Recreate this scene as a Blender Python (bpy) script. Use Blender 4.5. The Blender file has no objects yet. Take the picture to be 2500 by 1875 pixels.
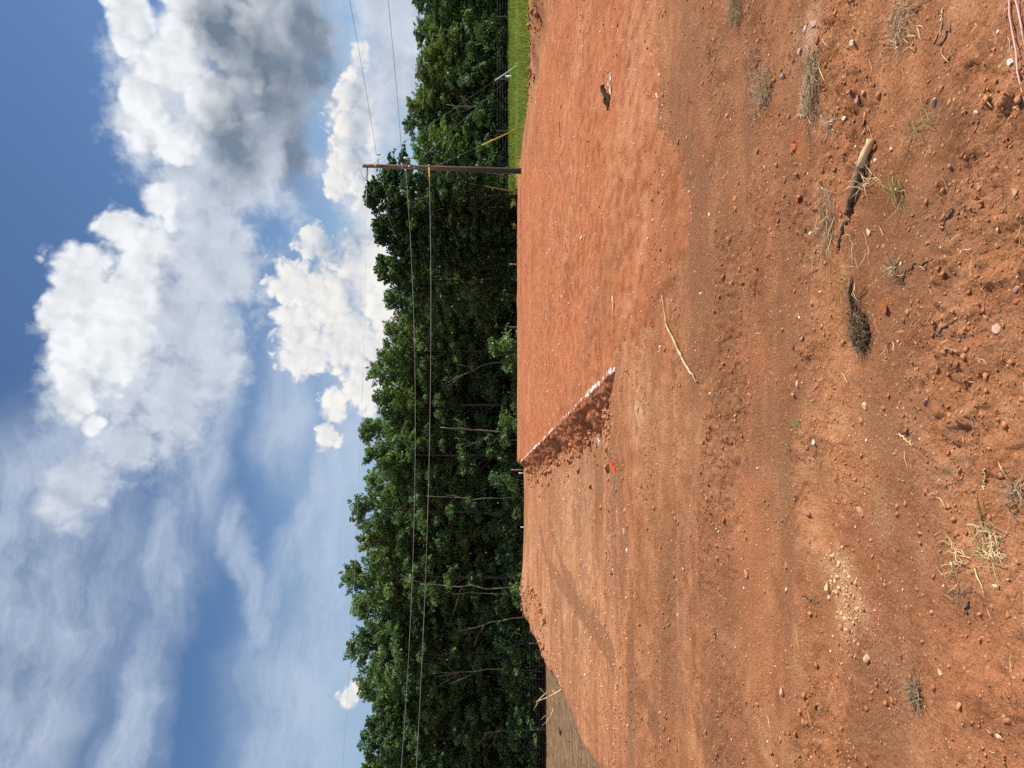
import bpy, math, random
import numpy as np
from mathutils import Matrix, Vector

R = math.radians
scene = bpy.context.scene
col = scene.collection

# ----------------------------------------------------------------- camera
EYE = 1.7
PITCH = R(1.92)                       # looking slightly down
cam_d = bpy.data.cameras.new('camera')
cam = bpy.data.objects.new('camera', cam_d)
col.objects.link(cam)
cam_d.sensor_fit = 'HORIZONTAL'
cam_d.sensor_width = 36.0
cam_d.lens = 36.0 * 1880 / 2500
cam_d.clip_start = 0.05
cam_d.clip_end = 9000
FWD = Vector((0, math.cos(PITCH), -math.sin(PITCH)))
UPV = Vector((0, math.sin(PITCH), math.cos(PITCH)))
RGT = Vector((1, 0, 0))
# the phone was held upright but the picture is stored lying on its side
m3 = Matrix((-UPV, RGT, -FWD)).transposed()
cam.matrix_world = Matrix.Translation((0, 0, EYE)) @ m3.to_4x4()
scene.camera = cam

# ----------------------------------------------------------------- light
SUN_AZ, SUN_EL = 82.0, 46.0           # degrees right of the view direction, above the horizon
sd = Vector((math.sin(R(SUN_AZ)) * math.cos(R(SUN_EL)), math.cos(R(SUN_AZ)) * math.cos(R(SUN_EL)), math.sin(R(SUN_EL))))
sun_d = bpy.data.lights.new('sun', 'SUN')
sun_d.energy = 5.0
sun_d.angle = R(0.55)
sun_d.color = (1.0, 0.945, 0.86)
sun = bpy.data.objects.new('sun', sun_d)
col.objects.link(sun)
sun.rotation_euler = sd.to_track_quat('Z', 'Y').to_euler()
sun.location = (30, 10, 40)

vs = scene.view_settings
vs.view_transform = 'Standard'
vs.look = 'None'
vs.exposure = 0.4
vs.gamma = 1.0
vs.use_curve_mapping = False
scene.render.engine = 'CYCLES'
cy = scene.cycles
cy.max_bounces = 4
cy.diffuse_bounces = 2
cy.glossy_bounces = 2
cy.transmission_bounces = 3
cy.transparent_max_bounces = 4
cy.caustics_reflective = False
cy.caustics_refractive = False
cy.use_adaptive_sampling = True
cy.adaptive_threshold = 0.02
cy.use_denoising = False

# ----------------------------------------------------------------- node helper
class NT:
    def __init__(s, tree):
        s.t = tree; s.n = tree.nodes; s.l = tree.links
    def node(s, typ, **kw):
        n = s.n.new(typ)
        for k, v in kw.items(): setattr(n, k, v)
        return n
    def put(s, sock, v):
        if isinstance(v, bpy.types.NodeSocket): s.l.new(v, sock)
        elif v is not None: sock.default_value = v
    def math(s, op, a, b=None, c=None, clamp=False):
        n = s.node('ShaderNodeMath', operation=op, use_clamp=clamp)
        for i, v in enumerate((a, b, c)): s.put(n.inputs[i], v)
        return n.outputs[0]
    def vec(s, op, a, b=None, c=None):
        n = s.node('ShaderNodeVectorMath', operation=op)
        for i, v in enumerate((a, b, c)): s.put(n.inputs[i], v)
        return n.outputs['Value'] if op in ('LENGTH', 'DOT_PRODUCT', 'DISTANCE') else n.outputs[0]
    def scale(s, a, f):
        n = s.node('ShaderNodeVectorMath', operation='SCALE')
        s.put(n.inputs[0], a); s.put(n.inputs['Scale'], f)
        return n.outputs[0]
    def noise(s, vec, sc, det=4.0, rough=0.55, dist=0.0, lac=2.0, out=0):
        n = s.node('ShaderNodeTexNoise')
        s.put(n.inputs['Vector'], vec); s.put(n.inputs['Scale'], sc); s.put(n.inputs['Detail'], det)
        s.put(n.inputs['Roughness'], rough); s.put(n.inputs['Distortion'], dist); s.put(n.inputs['Lacunarity'], lac)
        return n.outputs[out]
    def voro(s, vec, sc, feat='F1', det=0.0, rough=0.5, smooth=None, out=0):
        n = s.node('ShaderNodeTexVoronoi', feature=feat)
        s.put(n.inputs['Vector'], vec); s.put(n.inputs['Scale'], sc)
        s.put(n.inputs['Detail'], det); s.put(n.inputs['Roughness'], rough)
        if smooth is not None: s.put(n.inputs['Smoothness'], smooth)
        return n.outputs[out]
    def sstep(s, x, a, b):
        n = s.node('ShaderNodeMapRange', interpolation_type='SMOOTHSTEP')
        s.put(n.inputs[0], x); s.put(n.inputs[1], a); s.put(n.inputs[2], b)
        return n.outputs[0]
    def lerp(s, x, a, b, c, d):
        n = s.node('ShaderNodeMapRange')
        s.put(n.inputs[0], x); s.put(n.inputs[1], a); s.put(n.inputs[2], b); s.put(n.inputs[3], c); s.put(n.inputs[4], d)
        return n.outputs[0]
    def mix(s, f, a, b, blend='MIX'):
        n = s.node('ShaderNodeMix', data_type='RGBA', blend_type=blend)
        s.put(n.inputs[0], f)
        for k, v in ((6, a), (7, b)):
            if isinstance(v, (tuple, list)) and len(v) == 3: v = (*v, 1)
            s.put(n.inputs[k], v)
        return n.outputs[2]
    def attr(s, name, fac=True):
        n = s.node('ShaderNodeAttribute', attribute_name=name)
        return n.outputs['Fac'] if fac else n.outputs['Color']

# ----------------------------------------------------------------- sky
world = bpy.data.worlds.new('World')
scene.world = world
world.use_nodes = True
W = NT(world.node_tree)
W.n.clear()
SKY_STRENGTH = 0.1
tc = W.node('ShaderNodeTexCoord').outputs['Generated']
dirv = W.vec('NORMALIZE', tc)
sep = W.node('ShaderNodeSeparateXYZ'); W.put(sep.inputs[0], dirv)
az = W.math('MULTIPLY', W.math('ARCTAN2', sep.outputs[0], sep.outputs[1]), 180 / math.pi)
el = W.math('MULTIPLY', W.math('ARCSINE', sep.outputs[2]), 180 / math.pi)
comb = W.node('ShaderNodeCombineXYZ'); W.put(comb.inputs[0], az); W.put(comb.inputs[1], el)
P0 = comb.outputs[0]                                  # (azimuth, elevation) in degrees

sky = W.node('ShaderNodeTexSky', sky_type='NISHITA')
sky.sun_disc = False
sky.sun_elevation = R(SUN_EL)
sky.sun_rotation = R(SUN_AZ)
sky.altitude = 250
sky.air_density = 1.0
sky.dust_density = 0.6
sky.ozone_density = 2.2
skycol = W.mix(1.0, sky.outputs[0], (0.52, 0.645, 0.76), 'MULTIPLY')

def blob_field(N, p, blobs, k=0.25):
    """smooth distance to a set of ellipses; 0 in the middle, 1 on the rim"""
    acc = None
    for (a, e, ra, re) in blobs:
        q = N.vec('MULTIPLY_ADD', p, (1 / ra, 1 / re, 0), (-a / ra, -e / re, 0))
        d = N.vec('LENGTH', q)
        acc = d if acc is None else N.math('SMOOTH_MIN', acc, d, k)
    return acc

K = 1.0 / SKY_STRENGTH / 2 ** vs.exposure
def C(r, g, b): return (r * K, g * K, b * K)

#SKYLAYERS
def n2(N, vec, sc, det=4.0, rough=0.55, out=0):
    n = N.node('ShaderNodeTexNoise', noise_dimensions='2D')
    N.put(n.inputs['Vector'], vec); N.put(n.inputs['Scale'], sc); N.put(n.inputs['Detail'], det); N.put(n.inputs['Roughness'], rough)
    return n.outputs[out]
def v2(N, vec, sc, det, rough):
    n = N.node('ShaderNodeTexVoronoi', feature='F1', voronoi_dimensions='2D')
    N.put(n.inputs['Vector'], vec); N.put(n.inputs['Scale'], sc); N.put(n.inputs['Detail'], det); N.put(n.inputs['Roughness'], rough)
    return n.outputs[0]
HALF = (0.5, 0.5, 0.5)
# two shared turbulence fields
TW = W.vec('SUBTRACT', n2(W, P0, 0.17, 4, 0.6, 1), HALF)
TF = W.vec('SUBTRACT', n2(W, P0, 0.9, 3, 0.55, 1), HALF)
P1 = W.vec('ADD', P0, W.scale(TF, 0.9))

lump = W.math('SUBTRACT', n2(W, P1, 0.21, 4, 0.55), 0.5)
def bank(base, blobs, warp, k, sc, ab, an, rim, loff, gain, floor, dark, dark_gain, lo, hi, body=0.0, off=0.0, billow=True, extra=None, fade=None, deep=0.35):
    """one bank of cloud: ellipses roughened by billows, thin at the rim, shaded away from the light"""
    D = blob_field(W, W.vec('ADD', P0, W.scale(TW, warp)), blobs, k)
    if extra is not None: D = W.math('MINIMUM', D, extra)
    q = W.vec('ADD', P1, (off, off * 0.6, 0))
    def b(p):
        n = n2(W, p, 0.85 * sc, 5, 0.6)
        h = W.math('MULTIPLY', W.math('SUBTRACT', n, 0.5), an)
        if billow: h = W.math('MULTIPLY_ADD', W.math('SUBTRACT', 0.38, v2(W, p, 0.45 * sc, 2.0, 0.55)), ab, h)
        return h
    b0 = b(q); b1 = b(W.vec('ADD', q, loff))
    d = W.math('ADD', W.math('SUBTRACT', 1.0, D), b0)
    r1 = rim[1]
    if fade is not None: r1 = W.math('ADD', rim[1], W.math('MULTIPLY', W.sstep(blob_field(W, P0, fade, 0.5), 1.2, 0.3), 1.1))
    alpha = W.sstep(d, rim[0], r1)
    s = W.math('MULTIPLY_ADD', W.math('MULTIPLY', W.math('SUBTRACT', b0, b1), W.lerp(d, 0.15, 0.75, 1.0, deep)), gain, floor)
    s = W.math('MULTIPLY_ADD', lump, body, s)
    db = blob_field(W, W.vec('ADD', P0, W.scale(TW, 3.5)), dark, 0.5)
    s = W.math('SUBTRACT', s, W.math('MULTIPLY', W.sstep(db, 1.25, 0.1), dark_gain))
    s = W.math('ADD', s, 0.0, clamp=True)
    return W.mix(alpha, base, W.mix(s, lo, hi))

# thin high veil and streaks
VEIL = [(-15.0, 28.0, 6.6, 3.8), (-8.7, 30.1, 4.7, 2.6), (-23.3, 22.5, 6.1, 1.4), (-23.7, 28.3, 5.5, 2.5), (-23.2, 12.7, 7.2, 3.1), (-16.5, 11.1, 7.5, 1.9), (-10.5, 17.6, 1.8, 0.7), (-12.8, 16.7, 1.8, 0.7), (-14.8, 16.0, 1.7, 0.7), (-16.8, 15.4, 1.7, 0.7), (-7.6, 12.3, 2.1, 0.7), (-9.9, 13.1, 2.1, 0.7), (-12.6, 13.9, 2.1, 0.7), (-15.1, 14.7, 2.0, 0.7), (-11.6, 21.5, 5.9, 1.5), (-1.9, 19.3, 7.5, 1.3), (-1.9, 14.4, 4.8, 1.7), (-5.7, 27.6, 3.6, 3.2), (-6.4, 10.3, 7.5, 1.7)]
PS = W.vec('ADD', W.vec('MULTIPLY', P0, (0.35, 1.0, 1)), W.scale(TW, 2.2))
streak = n2(W, PS, 0.30, 6, 0.66)
vf = blob_field(W, W.vec('ADD', P0, W.scale(TW, 3.0)), VEIL, 0.4)
gen = n2(W, W.vec('MULTIPLY', P0, (0.5, 1.0, 1)), 0.075, 5, 0.6)            # the same kind of cloud goes on all round
aside = W.sstep(W.math('ABSOLUTE', az), 29.0, 40.0)
gen_d = W.math('ADD', W.math('MULTIPLY', W.math('SUBTRACT', 0.60, gen), 7.0), W.math('MULTIPLY', W.math('SUBTRACT', 1.0, aside), 3.0))
vf = W.math('MINIMUM', vf, W.math('ADD', gen_d, 0.4))
veil = W.sstep(vf, 2.0, 0.35)
veil = W.math('MULTIPLY', veil, W.lerp(streak, 0.33, 0.62, 0.40, 1.0), clamp=True)
base = W.mix(W.math('MULTIPLY', veil, 0.84), skycol, C(0.50, 0.585, 0.73))
hz = W.sstep(el, 20.0, 0.0)
base = W.mix(W.math('MULTIPLY', hz, 0.70), base, C(0.48, 0.62, 0.79))

# broad soft cloud bodies
SOFT = [(15.2, 17.6, 4.9, 3.4), (3.5, 20.6, 6.0, 3.6), (9.5, 19.1, 5.3, 3.7), (18.6, 15.0, 6.9, 3.2), (24.8, 13.1, 5.5, 3.6), (-1.3, 21.9, 4.5, 2.8), (-4.6, 24.8, 2.4, 2.0), (-7.8, 27.4, 2.6, 1.7), (15.0, 19.6, 3.6, 2.6), (17.5, 18.3, 3.2, 2.6), (18.1, 9.0, 6.3, 2.2), (10.1, 8.5, 6.0, 2.3), (23.9, 6.3, 6.9, 2.2), (1.1, 25.8, 4.5, 3.8), (19.8, 20.7, 5.7, 3.7)]
DARK = [(21.6, 14.6, 5.6, 3.6), (23.6, 12.0, 6.0, 2.2), (17.4, 17.0, 3.8, 2.2), (29.2, 15.0, 4.4, 5.0), (16.0, 13.4, 4.0, 1.4), (24.5, 17.0, 4.0, 2.2)]
base = bank(base, SOFT, 3.0, 0.35, 0.45, 0, 1.5, (-0.30, 0.55), (-0.5, 1.1, 0), 0.42, 0.72, DARK, 0.80, C(0.19, 0.25, 0.33), C(0.72, 0.78, 0.88), off=7.0, billow=False, extra=gen_d, deep=0.8)

# distant banks low over the trees
BACK = [(7.4, 13.7, 2.2, 2.4), (4.4, 13.5, 2.4, 2.3), (2.0, 13.1, 2.0, 2.4), (6.6, 11.5, 3.3, 3.2), (3.3, 10.1, 3.3, 3.2), (8.9, 9.1, 2.7, 2.6), (10.4, 12.2, 1.5, 1.7), (-0.1, 8.6, 2.7, 2.4), (-1.6, 11.2, 1.5, 1.4), (-3.9, 11.5, 1.4, 1.2), (14.4, 10.6, 1.5, 1.4), (16.1, 9.7, 1.9, 1.7), (18.6, 9.6, 1.9, 1.7), (20.8, 9.4, 1.7, 1.5), (22.9, 8.6, 1.3, 0.9), (13.9, 8.5, 1.8, 1.4), (-21.8, 9.2, 1.1, 0.9), (7.2, 7.6, 5.5, 2.2), (2.6, 7.6, 4.5, 1.8), (13.6, 7.9, 2.4, 1.6), (18.5, 8.3, 4.0, 1.3)]
DARKB = [(10.1, 11.4, 1.8, 1.7), (11.3, 9.3, 2.4, 2.0), (18.6, 8.7, 5.7, 1.1), (6.6, 9.7, 3.0, 1.2)]
base = bank(base, BACK, 1.2, 0.2, 1.7, 0.46, 0.26, (-0.14, 0.20), (-0.20, 0.42, 0), 0.95, 0.82, DARKB, 0.60, C(0.36, 0.45, 0.58), C(0.97, 0.94, 0.89), off=23.0, body=0.55, fade=[(18, 7.0, 9, 1.2)])

# the two great cumulus heads
FRONT = [(7.1, 27.1, 3.9, 2.5), (5.0, 28.3, 2.4, 1.6), (2.0, 27.9, 2.7, 1.8), (-0.7, 27.5, 2.4, 1.4), (3.5, 25.6, 5.1, 3.6), (7.1, 24.0, 4.2, 3.4), (11.2, 24.7, 2.1, 1.7), (10.0, 22.6, 2.7, 2.5), (-2.8, 26.7, 1.2, 0.8), (13.5, 21.8, 1.8, 1.7), (25.2, 22.1, 2.4, 1.8), (23.2, 22.9, 1.4, 1.0), (20.7, 23.0, 1.5, 1.2), (19.0, 22.5, 2.8, 1.9), (17.1, 21.0, 1.7, 2.1), (22.4, 20.4, 3.3, 2.9), (24.7, 18.1, 4.1, 3.4), (19.9, 18.2, 3.1, 2.8), (23.3, 15.8, 4.4, 3.8), (23.8, 13.5, 5.5, 2.9), (28.5, 20.4, 3.2, 3.2), (29.8, 15.0, 5.2, 4.8), (-9.0, 29.0, 1.5, 1.0)]
DARKC = [(4.1, 21.2, 6.0, 1.4), (8.6, 20.0, 4.5, 1.7)] + DARK
base = bank(base, FRONT, 1.6, 0.22, 0.95, 0.46, 0.32, (-0.14, 0.26), (-0.30, 0.62, 0), 0.72, 0.86, DARKC, 0.80, C(0.17, 0.225, 0.30), C(0.92, 0.95, 0.98), off=41.0, body=0.5, deep=0.42, fade=[(4, 20.0, 10, 3.0), (22, 12.0, 9, 3.0), (-9, 28.6, 3, 2.0)])
#ENDSKY
bg = W.node('ShaderNodeBackground'); W.put(bg.inputs[0], base); bg.inputs[1].default_value = SKY_STRENGTH
wo = W.node('ShaderNodeOutputWorld'); W.put(wo.inputs[0], bg.outputs[0])
world.cycles.sampling_method = 'NONE'

# ----------------------------------------------------------------- small numeric tools
rng = np.random.default_rng(11)
random.seed(5)

def _hash(ix, iy, seed):
    h = (ix.astype(np.uint32) * np.uint32(374761393)) ^ (iy.astype(np.uint32) * np.uint32(668265263)) ^ np.uint32((seed * 2246822519) & 0xffffffff)
    h = (h ^ (h >> np.uint32(13))) * np.uint32(1274126177)
    h = h ^ (h >> np.uint32(16))
    return h
def perlin(x, y, seed=0):
    xi = np.floor(x).astype(np.int64); yi = np.floor(y).astype(np.int64)
    fx = (x - xi).astype(np.float32); fy = (y - yi).astype(np.float32)
    u = fx * fx * fx * (fx * (fx * 6 - 15) + 10); v = fy * fy * fy * (fy * (fy * 6 - 15) + 10)
    def g(ox, oy):
        a = _hash(xi + ox, yi + oy, seed).astype(np.float32) * np.float32(2 * math.pi / 4294967296.0)
        return np.cos(a) * (fx - ox) + np.sin(a) * (fy - oy)
    n0 = g(0, 0); n0 = n0 + u * (g(1, 0) - n0)
    n1 = g(0, 1); n1 = n1 + u * (g(1, 1) - n1)
    return (n0 + v * (n1 - n0)) * 1.5
def fbm(x, y, scale, octaves=4, rough=0.5, seed=0, sx=1.0, sy=1.0):
    """noise with features about `scale` metres across"""
    r = 0; a = 1; t = 0; f = 1.0 / scale
    for o in range(octaves):
        r = r + a * perlin(x * f * sx + 17.3 * o, y * f * sy - 9.1 * o, seed + o * 31); t += a; a *= rough; f *= 2.03
    return r / t
def cells(x, y, scale, seed=0, jitter=0.9):
    """distance to nearest and second nearest jittered point, cell id 0..1"""
    X = x / scale; Y = y / scale
    xi = np.floor(X).astype(np.int64); yi = np.floor(Y).astype(np.int64)
    f1 = np.full(X.shape, 9.0, np.float32); f2 = f1.copy(); idv = np.zeros(X.shape, np.float32)
    for ox in (-1, 0, 1):
        for oy in (-1, 0, 1):
            h = _hash(xi + ox, yi + oy, seed)
            px = xi + ox + 0.5 + ((h & np.uint32(0xffff)).astype(np.float32) / 65535 - 0.5) * jitter
            py = yi + oy + 0.5 + ((h >> np.uint32(16)).astype(np.float32) / 65535 - 0.5) * jitter
            d = np.sqrt((X - px) ** 2 + (Y - py) ** 2).astype(np.float32)
            near = d < f1
            f2 = np.where(near, f1, np.minimum(f2, d)); idv = np.where(near, (h & np.uint32(1023)).astype(np.float32) / 1023, idv)
            f1 = np.where(near, d, f1)
    return f1, f2, idv
def sst(x, a, b):
    t = np.clip((x - a) / (b - a), 0, 1)
    return t * t * (3 - 2 * t)

def mesh(name, V, F, smooth=False):
    V = np.asarray(V, np.float32); me = bpy.data.meshes.new(name)
    if isinstance(F, np.ndarray): groups = [F]
    else: groups = [np.asarray(f) for f in F if len(f)]
    me.vertices.add(len(V)); me.vertices.foreach_set('co', V.ravel())
    idx = np.concatenate([g.ravel() for g in groups]).astype(np.int32)
    tot = np.concatenate([np.full(len(g), g.shape[1], np.int32) for g in groups])
    start = np.concatenate([[0], np.cumsum(tot)[:-1]]).astype(np.int32)
    me.loops.add(len(idx)); me.loops.foreach_set('vertex_index', idx)
    me.polygons.add(len(tot)); me.polygons.foreach_set('loop_start', start)
    try: me.polygons.foreach_set('loop_total', tot)
    except Exception: pass
    if smooth: me.polygons.foreach_set('use_smooth', np.ones(len(tot), bool))
    me.update(calc_edges=True)
    return me
def add_attr(me, name, vals):
    a = me.attributes.new(name, 'FLOAT', 'POINT'); a.data.foreach_set('value', np.asarray(vals, np.float32))
def obj(name, me, mat=None, parent=None, loc=None, **props):
    o = bpy.data.objects.new(name, me); col.objects.link(o)
    if mat is not None and me is not None and not me.materials: me.materials.append(mat)
    if parent is not None: o.parent = parent
    if loc is not None: o.location = loc
    for k, v in props.items(): o[k] = v
    return o
def thing(name, label, cat, loc=(0, 0, 0), group=None):
    o = bpy.data.objects.new(name, None); col.objects.link(o); o.location = loc; o.empty_display_size = 0.2
    o['label'] = label; o['category'] = cat
    if group: o['group'] = group
    return o
def tag(o, label, cat, group=None):
    o['label'] = label; o['category'] = cat
    if group: o['group'] = group
    return o
def merge(parts):
    """join (V, quads, tris) triples"""
    Vs = []; Q = []; T = []; n = 0
    for V, q, t in parts:
        Vs.append(V)
        if q is not None and len(q): Q.append(np.asarray(q) + n)
        if t is not None and len(t): T.append(np.asarray(t) + n)
        n += len(V)
    return np.concatenate(Vs), [x for x in ((np.concatenate(Q) if Q else []), (np.concatenate(T) if T else [])) if len(x)]
def tube(pts, rad, sides=7, cap=True, twist=0.0):
    pts = np.asarray(pts, float); n = len(pts)
    rad = np.full(n, rad) if np.isscalar(rad) else np.asarray(rad, float)
    tan = np.gradient(pts, axis=0); tan /= np.linalg.norm(tan, axis=1)[:, None] + 1e-9
    ref = np.array([0, 0, 1.0]) if abs(tan[:, 2]).mean() < 0.8 else np.array([1.0, 0, 0])
    a = np.cross(tan, ref); a /= np.linalg.norm(a, axis=1)[:, None] + 1e-9
    b = np.cross(tan, a)
    th = np.linspace(0, 2 * math.pi, sides, endpoint=False) + twist
    V = pts[:, None, :] + rad[:, None, None] * (np.cos(th)[None, :, None] * a[:, None, :] + np.sin(th)[None, :, None] * b[:, None, :])
    V = V.reshape(-1, 3)
    i = np.arange(n - 1)[:, None] * sides; j = np.arange(sides)[None, :]; j2 = (j + 1) % sides
    q = np.stack([i + j, i + j2, i + sides + j2, i + sides + j], -1).reshape(-1, 4)
    t = []
    if cap:
        V = np.concatenate([V, pts[:1], pts[-1:]]); c0 = n * sides; c1 = c0 + 1
        for k in range(sides):
            t.append((c0, (k + 1) % sides, k)); t.append((c1, (n - 1) * sides + k, (n - 1) * sides + (k + 1) % sides))
    return V, q, np.array(t) if t else None
def box(cx, cy, cz, sx, sy, sz):
    V = np.array([[cx + a * sx / 2, cy + b * sy / 2, cz + c * sz / 2] for a in (-1, 1) for b in (-1, 1) for c in (-1, 1)], float)
    q = np.array([(0, 1, 3, 2), (4, 6, 7, 5), (0, 4, 5, 1), (2, 3, 7, 6), (0, 2, 6, 4), (1, 5, 7, 3)])
    return V, q, None

def ico(sub=1):
    t = (1 + 5 ** 0.5) / 2
    V = [(-1, t, 0), (1, t, 0), (-1, -t, 0), (1, -t, 0), (0, -1, t), (0, 1, t), (0, -1, -t), (0, 1, -t), (t, 0, -1), (t, 0, 1), (-t, 0, -1), (-t, 0, 1)]
    F = [(0, 11, 5), (0, 5, 1), (0, 1, 7), (0, 7, 10), (0, 10, 11), (1, 5, 9), (5, 11, 4), (11, 10, 2), (10, 7, 6), (7, 1, 8), (3, 9, 4), (3, 4, 2), (3, 2, 6), (3, 6, 8), (3, 8, 9), (4, 9, 5), (2, 4, 11), (6, 2, 10), (8, 6, 7), (9, 8, 1)]
    V = [np.array(v) / np.linalg.norm(v) for v in V]
    for _ in range(sub):
        mid = {}; G = []
        def m(a, b):
            k = (min(a, b), max(a, b))
            if k not in mid:
                v = V[a] + V[b]; V.append(v / np.linalg.norm(v)); mid[k] = len(V) - 1
            return mid[k]
        for a, b, c in F:
            ab, bc, ca = m(a, b), m(b, c), m(c, a); G += [(a, ab, ca), (b, bc, ab), (c, ca, bc), (ab, bc, ca)]
        F = G
    return np.array(V), np.array(F)
ICO0, ICO1, ICO2 = ico(0), ico(1), ico(2)
OCT = (np.array([(1, 0, 0), (-1, 0, 0), (0, 1, 0), (0, -1, 0), (0, 0, 1), (0, 0, -1.0)]), np.array([(0, 2, 4), (2, 1, 4), (1, 3, 4), (3, 0, 4), (2, 0, 5), (1, 2, 5), (3, 1, 5), (0, 3, 5)]))
def stone(seed, sub=ICO2, chips=12, rough=0.10):
    r = np.random.default_rng(seed); V, F = sub; V = V.copy()
    for _ in range(chips):
        n = r.normal(size=3); n /= np.linalg.norm(n); k = r.uniform(0.45, 0.80)
        d = V @ n; V = V - np.clip(d - k, 0, None)[:, None] * n * 0.95
    V += r.normal(size=V.shape) * rough * 0.3
    return V, F

def at(px, py, z=0.0):
    """point at height z seen at photo pixel (px, py)"""
    d = FWD * 1880 + UPV * (1250 - px) + RGT * (937.5 - py)
    t = (z - EYE) / d.z
    return np.array([d.x * t, d.y * t, z])
def at_y(px, py, Y):
    d = FWD * 1880 + UPV * (1250 - px) + RGT * (937.5 - py)
    t = Y / d.y
    return np.array([d.x * t, Y, EYE + d.z * t])

# ----------------------------------------------------------------- materials
def material(name):
    m = bpy.data.materials.new(name); m.use_nodes = True
    N = NT(m.node_tree); b = N.n['Principled BSDF']
    return m, N, b
def plain(name, colr, rough=0.8, spec=0.3, var=0.25, scale=20.0, metal=0.0, bump=0.0):
    m, N, b = material(name)
    tcn = N.node('ShaderNodeTexCoord').outputs['Object']
    n = N.noise(tcn, scale, 5, 0.6)
    c = N.mix(N.lerp(n, 0.3, 0.7, 0, 1), tuple(x * (1 - var) for x in colr), tuple(min(1, x * (1 + var)) for x in colr))
    N.put(b.inputs['Base Color'], c)
    b.inputs['Roughness'].default_value = rough; b.inputs['Specular IOR Level'].default_value = spec; b.inputs['Metallic'].default_value = metal
    if bump:
        bn = N.node('ShaderNodeBump'); bn.inputs['Strength'].default_value = bump; bn.inputs['Distance'].default_value = 0.01
        N.put(bn.inputs['Height'], n); N.put(b.inputs['Normal'], bn.outputs[0])
    return m

def clay(name, dark, mid, light, fine=1.0, streak=None, field=False):
    """bare clay: attribute layers 'brown', 'red', 'pale' over three base tones, crumbly relief"""
    m, N, b = material(name)
    p = N.node('ShaderNodeNewGeometry').outputs['Position']
    ps = N.vec('MULTIPLY', p, streak) if streak else p
    n1 = n2(N, ps, 0.7, 3, 0.6)
    nm = n2(N, ps, 4.2, 5, 0.66)
    n3 = n2(N, p, 75, 4, 0.75)
    t = N.math('ADD', N.math('MULTIPLY', n1, 0.25), N.math('ADD', N.math('MULTIPLY', nm, 0.40), N.math('MULTIPLY', n3, 0.42)))
    c = N.mix(N.sstep(t, 0.41, 0.545), dark, mid)
    c = N.mix(N.sstep(t, 0.535, 0.66), c, light)
    br = N.math('MULTIPLY', N.attr('brown'), N.lerp(nm, 0.3, 0.62, 0.35, 1.0), clamp=True)
    c = N.mix(N.math('MULTIPLY', br, 0.75), c, (0.165, 0.080, 0.041))
    rd = N.math('MULTIPLY', N.attr('red'), N.lerp(nm, 0.35, 0.6, 0.3, 1.0), clamp=True)
    c = N.mix(N.math('MULTIPLY', rd, 0.55), c, (0.43, 0.140, 0.058))
    pl = N.math('MULTIPLY', N.attr('pale'), N.lerp(N.math('ADD', N.math('MULTIPLY', nm, 0.5), N.math('MULTIPLY', n3, 0.5)), 0.40, 0.60, 0.0, 1.0), clamp=True)
    c = N.mix(pl, c, (0.62, 0.355, 0.205))
    # crumbs of other colours: pale grit and dark bits
    vn = N.node('ShaderNodeTexVoronoi', feature='F1', voronoi_dimensions='2D')
    N.put(vn.inputs['Vector'], p); vn.inputs['Scale'].default_value = 62
    sepc = N.node('ShaderNodeSeparateColor'); N.put(sepc.inputs[0], vn.outputs['Color'])
    vc = vn.outputs['Distance']
    grit = N.math('MULTIPLY', N.math('GREATER_THAN', sepc.outputs[0], 0.972), N.math('LESS_THAN', vc, 0.30))
    c = N.mix(N.math('MULTIPLY', grit, 0.75), c, (0.62, 0.42, 0.30))
    dk = N.math('MULTIPLY', N.math('LESS_THAN', sepc.outputs[1], 0.03), N.math('LESS_THAN', vc, 0.34))
    c = N.mix(N.math('MULTIPLY', dk, 0.55), c, (0.13, 0.060, 0.035))
    if field:
        fcol = N.mix(N.sstep(n2(N, p, 1.3, 5, 0.65), 0.38, 0.62), (0.145, 0.085, 0.048), (0.250, 0.150, 0.086))
        fcol = N.mix(N.math('MULTIPLY', N.sstep(n2(N, p, 0.9, 5, 0.7), 0.57, 0.68), 0.45), fcol, (0.085, 0.095, 0.035))
        c = N.mix(N.attr('field'), c, fcol)
        gcol = N.mix(N.sstep(n2(N, p, 0.7, 5, 0.6), 0.35, 0.65), (0.060, 0.095, 0.022), (0.135, 0.165, 0.050))
        c = N.mix(N.attr('grassy'), c, gcol)
    N.put(b.inputs['Base Color'], c)
    b.inputs['Roughness'].default_value = 0.95; b.inputs['Specular IOR Level'].default_value = 0.12
    bn = N.node('ShaderNodeBump'); bn.inputs['Strength'].default_value = 0.9 * fine; bn.inputs['Distance'].default_value = 0.024
    N.put(bn.inputs['Height'], n2(N, p, 42, 5, 0.74)); N.put(b.inputs['Normal'], bn.outputs[0])
    return m

M = {}
M['clay'] = clay('rough_clay', (0.225, 0.090, 0.037), (0.400, 0.168, 0.075), (0.575, 0.285, 0.138))
M['clay_field'] = clay('clay_and_field', (0.225, 0.090, 0.037), (0.400, 0.168, 0.075), (0.575, 0.285, 0.138), field=True)
M['pad'] = clay('graded_clay', (0.225, 0.064, 0.023), (0.375, 0.118, 0.045), (0.490, 0.175, 0.074), 0.8, (1.1, 0.6, 1))
M['clod'] = plain('clay_clod', (0.40, 0.172, 0.080), 0.95, 0.1, 0.35, 25, bump=0.5)
M['pad_clod'] = plain('pad_clod', (0.30, 0.105, 0.046), 0.95, 0.1, 0.45, 3)
M['red_clod'] = plain('red_clod', (0.36, 0.10, 0.042), 0.95, 0.1, 0.3, 25, bump=0.5)
M['white_stone'] = plain('white_stone', (0.78, 0.64, 0.52), 0.85, 0.2, 0.2, 30, bump=0.3)
M['white_grit'] = plain('pale_grit', (0.70, 0.50, 0.36), 0.9, 0.2, 0.25, 9)
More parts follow.
